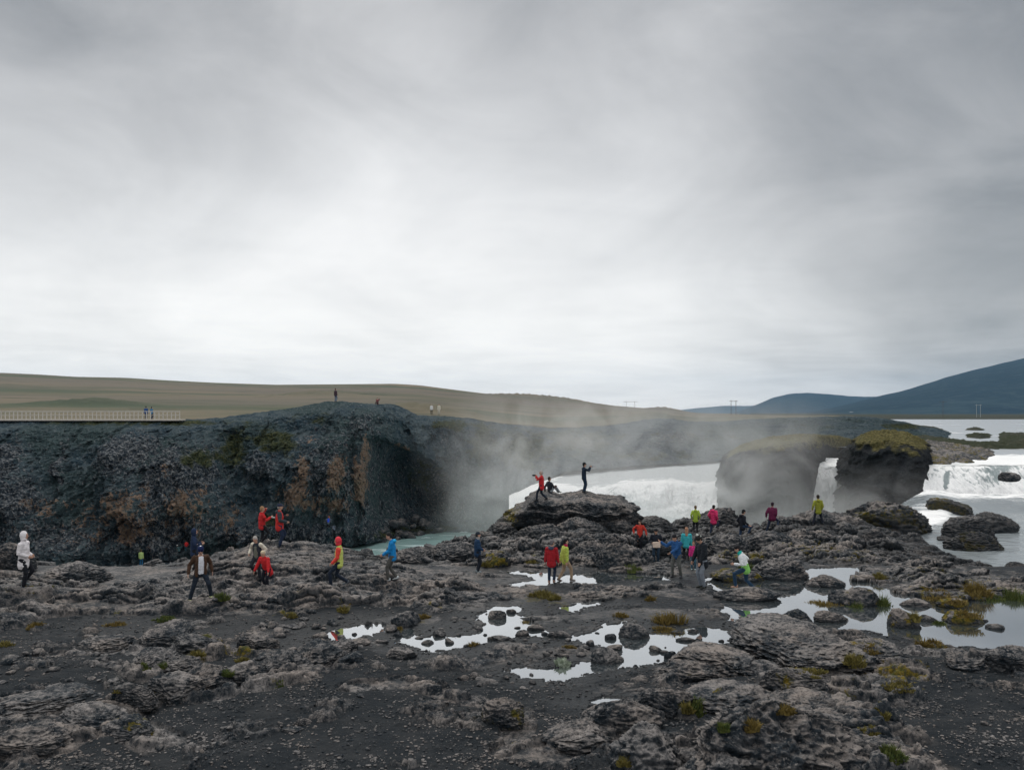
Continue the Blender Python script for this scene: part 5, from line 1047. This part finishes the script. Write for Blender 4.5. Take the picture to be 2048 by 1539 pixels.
    if scarf: V, Fs = [], []; ring_tube(V, Fs, [T(0, 0, .46), T(0, .02, .55)], [(.10, .095), (.085, .085)]); part('scarf', V, Fs, fabric(scarf), e, vx*1.3, .02, S)
    # trousers and shoes
    V, Fs = [], []; ring_tube(V, Fs, [Pl+Vector((0, 0, -.07)), Pl+Rt @ Vector((0, 0, .06))], [(.155*b, .115*b), (.15*b, .11*b)])
    for i in (0, 1): a_, kn, an = legs[i]; ring_tube(V, Fs, [a_, a_.lerp(kn, .5), kn, kn.lerp(an, .5), an+(kn-an).normalized()*.02], [.092*b, .082, .066, .062, .056])
    part('trousers', V, Fs, fabric(trousers), e, vx*1.2, .018, S+5)
    for i, s in ((0, -1), (1, 1)):
        a_, kn, an = legs[i]; V, Fs = [], []; fw = Vector((s*.08, 1, 0)).normalized(); tilt = -.25 if (kn-an).normalized().y > .45 else 0; fw = (fw+Vector((0, 0, tilt))).normalized()
        ring_tube(V, Fs, [an+Vector((0, -.035, .0)), an+Vector((0, -.03, -.035))], [(.045, .05), (.042, .05)]); ring_tube(V, Fs, [an-fw*.05+Vector((0, 0, -.045)), an+fw*.06+Vector((0, 0, -.048)), an+fw*.15+Vector((0, 0, -.056))], [(.04, .038), (.044, .034), (.038, .024)], up=Vector((0, 0, 1)))
        part('shoe', V, Fs, fabric(shoes, .6), e, vx, 0, S)
    # head gear
    if hooded or hood:
        V, Fs = [], []
        if hooded: ell(V, Fs, HT(0, -.028, .018), (.108, .112, .14), Rh); ell(V, Fs, HT(0, -.02, -.09), (.10, .10, .07), Rh); part('hood', V, Fs, fabric(hood or jacket), e, vx, .01, S)
        else: ell(V, Fs, T(0, -.10, .50), (.12, .075, .075)); part('hood', V, Fs, fabric(hood), e, vx, .012, S)
    if hat and not hooded or hatk == 'over' and hat:
        V, Fs = [], []; ell(V, Fs, HT(0, -.012, .058), (.092, .108, .088), Rh)
        if hatk == 'cap': ring_tube(V, Fs, [HT(0, .07, .055), HT(0, .16, .04)], [(.065, .012), (.05, .008)], up=Rh @ Vector((0, 0, 1)))
        if hatk == 'pompom': ell(V, Fs, HT(0, -.02, .17), (.03, .03, .03), Rh); ring_tube(V, Fs, [HT(0, -.01, .08), HT(0, -.02, .155)], [.08, .03])
        part('hat', V, Fs, fabric(hat), e, vx, .004, S)
        if hatk == 'band' or sock: V, Fs = [], []; ring_tube(V, Fs, [HT(0, -.005, .022), HT(0, -.008, .06)], [(.095, .11), (.096, .112)], up=Rh @ Vector((0, 1, 0))); part('hat_band', V, Fs, fabric(sock or (.01, .015, .05)), e, vx)
    if (not hooded) and hair:
        V, Fs = [], []
        if not hat: ell(V, Fs, HT(0, -.018, .045), (.087, .098, .095), Rh)
        ell(V, Fs, HT(0, -.045, -.01), (.083, .066, .09), Rh)
        if hairl: ring_tube(V, Fs, [HT(0, -.05, .0), HT(0, -.075, -.10), T(0, -.10, .52-.10*hairl)], [(.085, .055), (.085, .05), (.06, .03)])
        part('hair', V, Fs, fabric(hair), e, vx, .008, S)
    if pack: V, Fs = [], []; ring_tube(V, Fs, [T(0, -.20, .02), T(0, -.22, .2), T(0, -.2, .42)], [(.13, .08), (.14, .10), (.11, .07)]); part('backpack', V, Fs, fabric(pack), e, vx*1.3, .01, S)
    e['_hands'] = [list(mw @ a_[2]) for a_ in arms]
    return e, mw, arms, sc_
people_list = []
bpy.context.view_layer.update(); DG = bpy.context.evaluated_depsgraph_get()
from mathutils.bvhtree import BVHTree
def ray(o, d, far=400): ok_, loc, nr_, ix, ob, mt_ = sc.ray_cast(DG0, o, d, distance=far); return (loc, ob) if ok_ else (None, None)
DG0 = DG
SOLID = {}
def drop_z(x, y, ztop_, zlow):
    loc, ob = ray(Vector((x, y, ztop_)), Vector((0, 0, -1)), ztop_-zlow+.01)
    return loc.z if loc is not None else None
def place_hit(px, py, y=None, z=None):
    if y is not None and z is not None: return Vector(((px-CX)/F*y, y, z)), y
    d = Vector(((px-CX)/F, 1, (HY-py)/F)); o = Vector((0, 0, CZ))
    if y is None:
        loc, ob = ray(o, d.normalized()); 
        return (loc, loc.y)
    # the point near depth y whose ground projects onto the wanted row
    best = None
    for k in np.linspace(-.16, .16, 65):
        yy_ = y*(1+k); x = (px-CX)/F*yy_; zt = CZ-(py-HY)/F*yy_; g = drop_z(x, yy_, zt+2.2, zt-1.6)
        if g is None: continue
        err = abs(g-zt)*F/yy_+abs(k)*40; tp = Vector((x, yy_, g+.22)); dv = tp-o; q_, _o = ray(o, dv.normalized(), dv.length)
        if q_ is not None and (q_-tp).length > .15: err += 45
        if best is None or err < best[0]: best = (err, Vector((x, yy_, g)))
    if best is None: z_ = CZ-(py-HY)/F*y; return Vector(((px-CX)/F*y, y, z_)), y
    return best[1], best[1].y
def held(name, label, cat, V, Fs, col, wpos, parent=None):
    me = bpy.data.meshes.new(name); me.from_pydata([tuple(v) for v in V], [], Fs); me.update(); o = link_mesh(name, me, fabric(col, .5)); o.location = wpos; return tag(o, label, cat)
def hbox(sx, sy, sz): 
    V = [Vector((x*sx/2, y*sy/2, z*sz/2)) for z in (-1, 1) for y in (-1, 1) for x in (-1, 1)]; return V, [(0,2,3,1),(4,5,7,6),(0,1,5,4),(2,6,7,3),(0,4,6,2),(1,3,7,5)]
RED = (.50, .025, .028); NAVY = (.012, .022, .05); JEAN = (.03, .055, .11); BLK = (.012, .013, .017)
# face: 0 looks away from the viewer, 180 towards, 90 to the left of the picture, -90 to the right
stand = dict()
walkL = dict(feet=((-.07, .30, 0), (.07, -.30, .03)), hands=((-.26, -.12, .83), (.26, .22, .86)))
pp = {}
pp[1] = person(46, 1176, 1062, 'person in a pale hooded coat and dark trousers at the left edge of the lava', -85, 27.2, coat=.12, jacket=(.74, .71, .73), hooded=True, bulk=1.08, hands=((-.12, .20, 1.0), (.12, .20, 1.0)), feet=((-.09, -.02, 0), (.09, .06, 0)), trousers=(.012, .014, .02), shoes=(.12, .15, .16))
pp[2] = person(388, 1142, 1052, 'person in a navy hooded jacket and black leggings looking right, behind the capped man', -70, 30.5, jacket=(.014, .028, .07), hooded=True, coat=.08, trousers=(.012, .012, .016), hands=((-.16, .25, 1.08), (.20, .28, 1.08)), pack=(.5, .02, .02) if False else None)
pp[3] = person(401, 1196, 1083, 'man with white and navy cap, open brown jacket and white shirt, striding', -150, 24.8, jacket=(.065, .035, .022), shirt=(.72, .74, .80), hat=(.75, .77, .8), hatk='band', sock=(.01, .02, .08), hair=(.02, .015, .01), head=(.35, -.2), trousers=(.014, .022, .036), shoes=(.62, .68, .35), feet=((-.30, .06, 0), (.30, -.05, 0)), hands=((-.34, .0, .82), (.36, .04, .82)), lean=.08)
pp[7] = person(523, 1078, 1007, 'blonde woman in a red jacket drinking, beside the man in the grey-sleeved red jacket', -60, 32.6, jacket=RED, hair=(.36, .22, .12), hands=((-.10, .22, 1.52), (.18, .36, 1.15)), elb=((-1, -.2, -.6), (.6, -.6, -1)), trousers=BLK, bulk=1.1, feet=((-.09, 0, 0), (.09, .03, 0)))
pp[8] = person(559, 1094, 1007, 'man in a red jacket with dark grey sleeves and a navy cap', -75, 31.8, jacket=(.54, .03, .028), sleeves=(.045, .055, .065), hood=(.04, .05, .06), hat=(.02, .03, .06), hatk='cap', hair=(.3, .28, .26), trousers=(.018, .03, .065), coat=.04, bulk=1.15, hands=((-.14, .26, 1.25), (.16, .26, 1.05)), shoes=(.04, .045, .05))
pp[9] = person(515, 1152, 1063, 'grey-haired man in a cream-sleeved jacket and dark vest, looking down', 165, 29.2, jacket=(.03, .035, .045), sleeves=(.66, .62, .52), shirt=None, panel=(.16, .17, .14), hair=(.42, .40, .38), head=(.45, 0), lean=.12, trousers=(.02, .022, .03), hands=((-.29, .06, .86), (.29, .12, .90)), elb=((-.6, -1, 0), (.6, -1, 0)), coat=.05)
pp[10] = person(533, 1178, 1099, 'blonde woman in a red coat bending forward with arms spread out', 160, 27.0, jacket=(.56, .025, .03), hair=(.62, .52, .36), hairl=0, lean=.42, head=(.1, 0), hip=.02, coat=.14, trousers=(.01, .012, .02), hands=((-.36, .36, .72), (.40, .34, .74)), elb=((-1, -.4, 0), (1, -.4, 0)), feet=((-.12, .05, 0), (.12, -.12, 0)), bulk=1.12)
pp[11] = person(672, 1178, 1074, 'youth in a red hood and lime vest with red sleeves, walking left', 95, 26.9, jacket=(.55, .62, .16), sleeves=(.72, .07, .05), hooded=True, hood=(.66, .05, .07), trousers=(.014, .022, .04), shoes=(.10, .12, .14), feet=((-.07, .16, 0), (.07, -.36, .02)), hands=((-.16, .10, .92), (.18, .02, .92)), head=(.12, 0))
pp[12] = person(778, 1161, 1064, 'dark-haired man in a bright blue jacket and grey trousers, walking left', 95, 28.3, jacket=(.01, .22, .55), hood=(.02, .36, .70), hair=(.012, .012, .014), trousers=(.085, .085, .08), shoes=(.5, .54, .56), feet=((-.07, .02, 0), (.07, -.26, .09)), hands=((-.12, .20, .98), (.14, .18, .98)), elb=((-.5, -1, -.3), (.5, -1, -.3)), head=(.35, 0), lean=.06)
pp[13] = person(955, 1145, 1063, 'man in a navy jacket and dark cap standing alone, side on', -80, 31.2, jacket=(.012, .04, .095), hat=(.02, .03, .045), hatk='cap', hair=(.02, .02, .02), trousers=(.012, .016, .026), hands=((-.14, .2, 1.0), (.16, .22, 1.0)), scarf=(.3, .3, .3), shoes=(.2, .24, .26), coat=.04, bulk=1.08)
pp[14] = person(1103, 1166, 1079, 'person in a dark red jacket seen from behind, next to the lime jacket', -15, 28.6, jacket=(.34, .014, .022), hood=(.05, .06, .10), hair=(.13, .12, .13), trousers=(.014, .025, .05), shoes=(.24, .14, .10), coat=.06, bulk=1.1, hands=((-.28, .04, .82), (.28, .06, .82)), head=(.15, -.5))
pp[15] = person(1129, 1161, 1075, 'man in a lime jacket and khaki trousers walking right', -75, 29., jacket=(.44, .54, .10), scarf=(.4, .02, .08), hair=(.012, .012, .014), trousers=(.30, .22, .15), shoes=(.12, .1, .09), feet=((-.07, -.22, 0), (.07, .28, 0)), hands=((-.2, -.1, .82), (.22, .02, .80)), bulk=1.05)
pp[16] = person(1084, 999, 938, 'man in a red jacket photographing, legs apart on the lookout rock', 80, 46.0, jacket=(.52, .025, .03), hair=(.42, .36, .33), trousers=(.012, .02, .035), feet=((-.12, .30, .0), (.10, -.24, 0)), hands=((-.06, .34, 1.36), (.08, .34, 1.36)), elb=((-.5, .1, -1), (.5, .1, -1)), coat=.06, bulk=1.12, shoes=BLK)
pp[18] = person(1168, 984, 924, 'slim man in dark clothes and cap taking a picture on top of the lookout rock', -75, 47.2, jacket=(.014, .028, .05), hat=(.012, .016, .02), hatk='cap', hair=(.02, .02, .02), trousers=(.012, .03, .06), hands=((-.05, .38, 1.46), (.07, .38, 1.46)), elb=((-.4, .1, -1), (.4, .1, -1)), bulk=.95)
pp[17] = person(1100, 985, 955, 'seated person in dark jacket and grey jeans behind the red-jacketed photographer', -60, 48.3, seat=True, scale=1., jacket=(.02, .022, .03), trousers=(.28, .31, .34), hair=(.03, .02, .015), feet=((-.12, .62, .0), (.12, .55, .0)), knee=((-.1, .2, 1), (.1, .2, 1)), hands=((-.22, -.22, .1), (.2, .3, .4)), lean=-.1)
pp[19] = person(1280, 1098, 1037, 'dark-haired woman in a red coat walking down the rocks, camera in hand', 160, 41.5, jacket=(.52, .045, .03), hair=(.03, .018, .015), hairl=.6, trousers=(.012, .013, .018), feet=((-.10, .10, 0), (.10, -.06, .05)), hands=((-.40, .10, .86), (.34, .08, .92)), elb=((-1, -.4, 0), (1, -.4, 0)), head=(.3, 0))
pp[20] = person(1312, 1126, 1053, 'person in dark jacket and hat carrying a cream bag at the waist', 170, 34.5, jacket=(.012, .016, .026), hat=BLK, head=(.4, 0), trousers=(.022, .045, .075), shoes=(.75, .76, .78), hands=((-.2, .2, 1.02), (.2, .2, 1.02)), hair=BLK, coat=.03)
pp[21] = person(1354, 1153, 1066, 'man in a blue jacket and black cap stretching one arm out', 150, 30.6, jacket=(.02, .085, .24), hat=BLK, hair=BLK, head=(.3, -.3), trousers=(.10, .105, .10), hands=((.12, .38, 1.02), (.62, .12, 1.36)), elb=((-.6, 0, -1), (.3, -.4, -1)), lean=.22, shoes=(.04, .04, .05), feet=((-.16, 0, 0), (.18, .02, 0)), bulk=1.08)
pp[22] = person(1373, 1125, 1054, 'person with long light brown hair in a turquoise jacket', -10, 34.6, jacket=(.05, .42, .47), hair=(.36, .20, .13), hairl=1., trousers=BLK, hands=((-.25, .06, .85), (.25, .06, .85)))
pp[23] = person(1387, 1137, 1081, 'child in a pink jacket between the blue jacket and the white beanie', 165, 32.4, jacket=(.56, .03, .20), hair=(.16, .09, .05), trousers=(.05, .12, .17), shoes=(.42, .55, .55), hands=((-.22, .16, .85), (.24, .10, .82)), hooded=False, bulk=1.15)
pp[24] = person(1405, 1175, 1067, 'man with a white beanie, black jacket and grey jeans looking down', 110, 26.6, jacket=(.012, .016, .022), hat=(.62, .66, .60), hatk='pompom', sock=(.02, .02, .02), hair=(.02, .015, .012), trousers=(.20, .23, .27), shoes=(.03, .035, .03), hands=((-.22, .24, .86), (.20, .26, .84)), head=(.5, 0), coat=.08, lean=.06, bulk=1.12)
pp[25] = person(1391, 1060, 1007, 'person in a lime green jacket seen from behind at the gorge edge', -15, 47., jacket=(.36, .50, .06), hood=(.40, .52, .09), hair=(.14, .09, .05), trousers=BLK, coat=.05)
pp[26] = person(1427, 1064, 1005, 'person in a hot pink jacket next to the lime green one at the gorge edge', -50, 47.5, jacket=(.66, .04, .15), hair=(.015, .012, .012), hood=(.80, .05, .2), trousers=(.018, .03, .06), coat=.1, feet=((-.08, -.2, 0), (.08, .22, 0)), bulk=1.1)
pp[27] = person(1487, 1076, 1012, 'man in a black hooded jacket and jeans walking right along the edge', -75, 44.5, jacket=(.014, .016, .024), hood=(.012, .013, .018), hair=(.012, .012, .012), hat=BLK, trousers=(.025, .05, .10), feet=((-.07, -.34, 0), (.07, .22, 0)), head=(.25, 0), hands=((-.2, .0, .84), (.22, .14, .84)), coat=.05)
pp[28] = person(1541, 1059, 1000, 'person in a plum jacket and dark hat with one foot up on a boulder', -30, 47., jacket=(.11, .012, .05), hat=(.03, .015, .03), hair=(.03, .015, .02), trousers=(.02, .03, .06), feet=((-.22, .0, 0), (.40, .02, .0)), bulk=1.2, lean=.12)
pp[29] = person(1634, 1042, 985, 'person in an olive green jacket standing astride on the right-hand boulder', -5, 48.5, jacket=(.27, .29, .035), hood=(.3, .31, .05), hair=(.03, .025, .02), trousers=(.014, .018, .03), feet=((-.22, 0, 0), (.34, .02, 0)), coat=.06)
pp[30] = person(1496, 1183, 1090, 'hiker in a white and green jacket leaping across the pool stones', 75, 27.0, jacket=(.72, .75, .77), hem=(.22, .52, .12), scarf=(.02, .38, .33), hair=(.015, .013, .015), hat=(.012, .012, .015), head=(.3, 0), trousers=(.016, .045, .09), shoes=(.35, .22, .16), feet=((-.07, .42, .12), (.07, -.24, .0)), hands=((-.22, .46, .98), (.24, .20, .95)), elb=((-.5, -1, -.6), (.5, -1, -.6)), lean=.32, hip=.10)
# small figures across the gorge
def far_p(*a, **k): return person(*a, **k)
far_p(671, 800, 776, 'lone figure in jeans standing on the highest rock of the far cliff', -30, 113.5, jacket=(.06, .035, .045), trousers=(.07, .14, .24), hair=(.1, .06, .05))
far_p(755, 806, 796, 'figure in dull red sitting on the crest of the far cliff', 160, 113.5, seat=True, scale=.9, jacket=(.16, .03, .04), trousers=(.05, .03, .04), feet=((-.15, .4, .0), (.15, .4, .0)), knee=((-.1, .2, 1), (.1, .2, 1)), hair=(.05, .03, .02))
far_p(863, 828, 808, 'figure in white top and black trousers on the far plateau', 0, 119, jacket=(.72, .74, .76), trousers=BLK, hair=(.4, .35, .3))
far_p(878, 829, 807, 'figure in cream beside the one in white top and black trousers', 170, 120, jacket=(.6, .58, .5), trousers=(.55, .54, .48), hair=(.05, .05, .04))
far_p(292, 838, 812, 'left figure of the two in blue by the cliff-top railing', 20, 104.5, jacket=(.02, .07, .22), trousers=(.015, .022, .05), hair=BLK, z0=CZ-(838-HY)/F*104.5)
far_p(303, 839, 813, 'right figure in lighter blue of the two by the cliff-top railing', -30, 104.8, jacket=(.04, .18, .36), trousers=(.015, .03, .06), hair=BLK, z0=CZ-(838.5-HY)/F*104.8)
far_p(657, 1066, 1045, 'crouching figure with a bright blue pack at the foot of the cliff', 0, 100, lean=.5, hip=.3, jacket=(.10, .12, .16), pack=(.02, .07, .55), hair=(.4, .1, .05), trousers=BLK, scale=.95)
far_p(668, 1067, 1050, 'stooping grey figure beside the blue pack at the foot of the cliff', 60, 100.5, lean=.8, hip=.3, jacket=(.16, .20, .26), hair=(.2, .2, .2), trousers=BLK, scale=.9)
far_p(282, 1125, 1098, 'figure in a yellow top and jeans down by the gorge river', 0, 84, jacket=(.45, .60, .22), trousers=(.03, .16, .32), hair=(.1, .08, .03))
far_p(293, 1125, 1099, 'figure in a black top and jeans next to the yellow top down by the river', 0, 84.6, jacket=BLK, trousers=(.03, .14, .28), hair=BLK)
far_p(373, 1108, 1079, 'figure in a red jacket and jeans in the gorge, half hidden by the navy hood', 30, 84, jacket=(.60, .03, .03), trousers=(.03, .14, .22), hair=(.05, .03, .02))
far_p(358, 1110, 1093, 'small crouching figure with a white hat in the gorge', 60, 84, lean=.6, hip=.3, jacket=(.06, .12, .13), trousers=(.03, .08, .1), hat=(.7, .72, .7), scale=.8, hair=BLK)
far_p(135, 1152, 1127, 'small figure in a mint top climbing up out of the gorge', 60, 62, jacket=(.30, .62, .48), hair=(.35, .1, .06), trousers=BLK, lean=.3)
far_p(147, 1153, 1127, 'small dark figure with a red hat following the mint top', 60, 63, jacket=(.02, .02, .03), hat=(.5, .03, .03), trousers=BLK, lean=.4)
def hp(i, h): return Vector(pp[i][0]['_hands'][h])
V, Fs = hbox(.15, .10, .09); ell(V, Fs, (-.07, 0, 0), (.06, .04, .04)); held('camera', 'black camera held up by the red-jacketed photographer', 'camera', V, Fs, (.012, .012, .014), (hp(16, 0)+hp(16, 1))/2+Vector((-.10, 0, .05)))
V, Fs = hbox(.02, .15, .075); held('phone', 'dark phone held out by the slim man on the lookout rock', 'phone', V, Fs, (.02, .02, .022), (hp(18, 0)+hp(18, 1))/2+Vector((.11, 0, .05)))
V, Fs = hbox(.16, .02, .10); o_ = held('paper', 'folded white paper in the hand of the drinking woman', 'paper', V, Fs, (.75, .75, .76), hp(7, 1)+Vector((.12, -.02, .0))); o_.rotation_euler = (.9, .2, .3)
V, Fs = hbox(.30, .10, .22); V2, F2 = hbox(.035, .104, .24); Fs += [tuple(i+len(V) for i in f) for f in F2]; V += V2; held('bag', 'cream shoulder bag held at the waist of the person in the dark hat', 'bag', V, Fs, (.74, .60, .50), (hp(20, 0)+hp(20, 1))/2+Vector((0, -.12, -.06)))
V, Fs = hbox(.14, .12, .10); ell(V, Fs, (0, -.05, 0), (.05, .07, .05)); held('camera', 'black camera dangling from the hand of the woman in red walking down', 'camera', V, Fs, (.012, .012, .014), hp(19, 1)+Vector((-.06, -.02, -.12)))
for e in people_list: del e['_hands']
print('people', time.time()-T0)
# ================================================================== spray and air
def vol_mat(name):
    m = bpy.data.materials.new(name); m.use_nodes = True; global nt, N, L
    nt = m.node_tree; N = nt.nodes; L = nt.links; N.clear(); o = nn('ShaderNodeOutputMaterial'); v = nn('ShaderNodeVolumePrincipled'); lk(v.outputs[0], o.inputs['Volume']); return m, v
m, vv = vol_mat('spray'); P = pos().outputs['Position']; tot = None
PUFF = [((1290,1030),87,(14,3,4),.035),((1200,885),97,(16,5,6),.035),((1120,940),93,(10,6,6),.028),((1000,960),92,(5,5,8),.016),((970,1030),88,(4.5,4,5),.03),((1510,985),76.5,(6.5,2.6,5.5),.13),((1520,900),78,(8,3,3.5),.02),((1720,1055),69,(7,3,2.6),.12),((1790,1000),67.5,(3,2.2,2.2),.05),((1400,850),110,(18,6,4),.018),((1420,1045),82,(9,4,3.5),.14)]
for (px, py), y, rad, dens in PUFF:
    c = W(px, py, y); a = nn('ShaderNodeVectorMath', operation='SUBTRACT'); lk(P, a.inputs[0]); a.inputs[1].default_value = c
    b = nn('ShaderNodeVectorMath', operation='DIVIDE'); lk(a.outputs[0], b.inputs[0]); b.inputs[1].default_value = rad
    d = nn('ShaderNodeVectorMath', operation='DOT_PRODUCT'); lk(b.outputs[0], d.inputs[0]); lk(b.outputs[0], d.inputs[1])
    e = mth('MULTIPLY', mth('EXPONENT', mth('MULTIPLY', d.outputs['Value'], -1.0)), dens); tot = e if tot is None else mth('ADD', tot, e)
n = noise(P, .24, 5, .6, .9, (3, 1, 2), (1, 1, 1.1))
lk(mth('MULTIPLY', mth('MAXIMUM', mth('SUBTRACT', tot, .003), 0), mrange(n, .34, .68, .12, 2.1)), vv.inputs['Density'])
vv.inputs['Color'].default_value = (.997, .998, 1, 1); vv.inputs['Anisotropy'].default_value = .5
def box(name, x0, x1, y0, y1, z0, z1, mat):
    co = np.array([(x, y, z) for z in (z0, z1) for y in (y0, y1) for x in (x0, x1)]); f = [(0,2,3,1),(4,5,7,6),(0,1,5,4),(2,6,7,3),(0,4,6,2),(1,3,7,5)]
    return link_mesh(name, mesh_from(name, co, f, False), mat)
tag(box('mist', -12, 44, 60, 120, -11, 13, m), 'pale spray drifting up from the foot of the waterfalls', 'mist', kind='stuff')
m, vv = vol_mat('air'); vv.inputs['Density'].default_value = 4.5e-5; vv.inputs['Color'].default_value = (.42, .70, .98, 1)
tag(box('haze', -9000, 14500, -40, 9600, -215, 420, m), kind='stuff')
print('done', time.time()-T0)
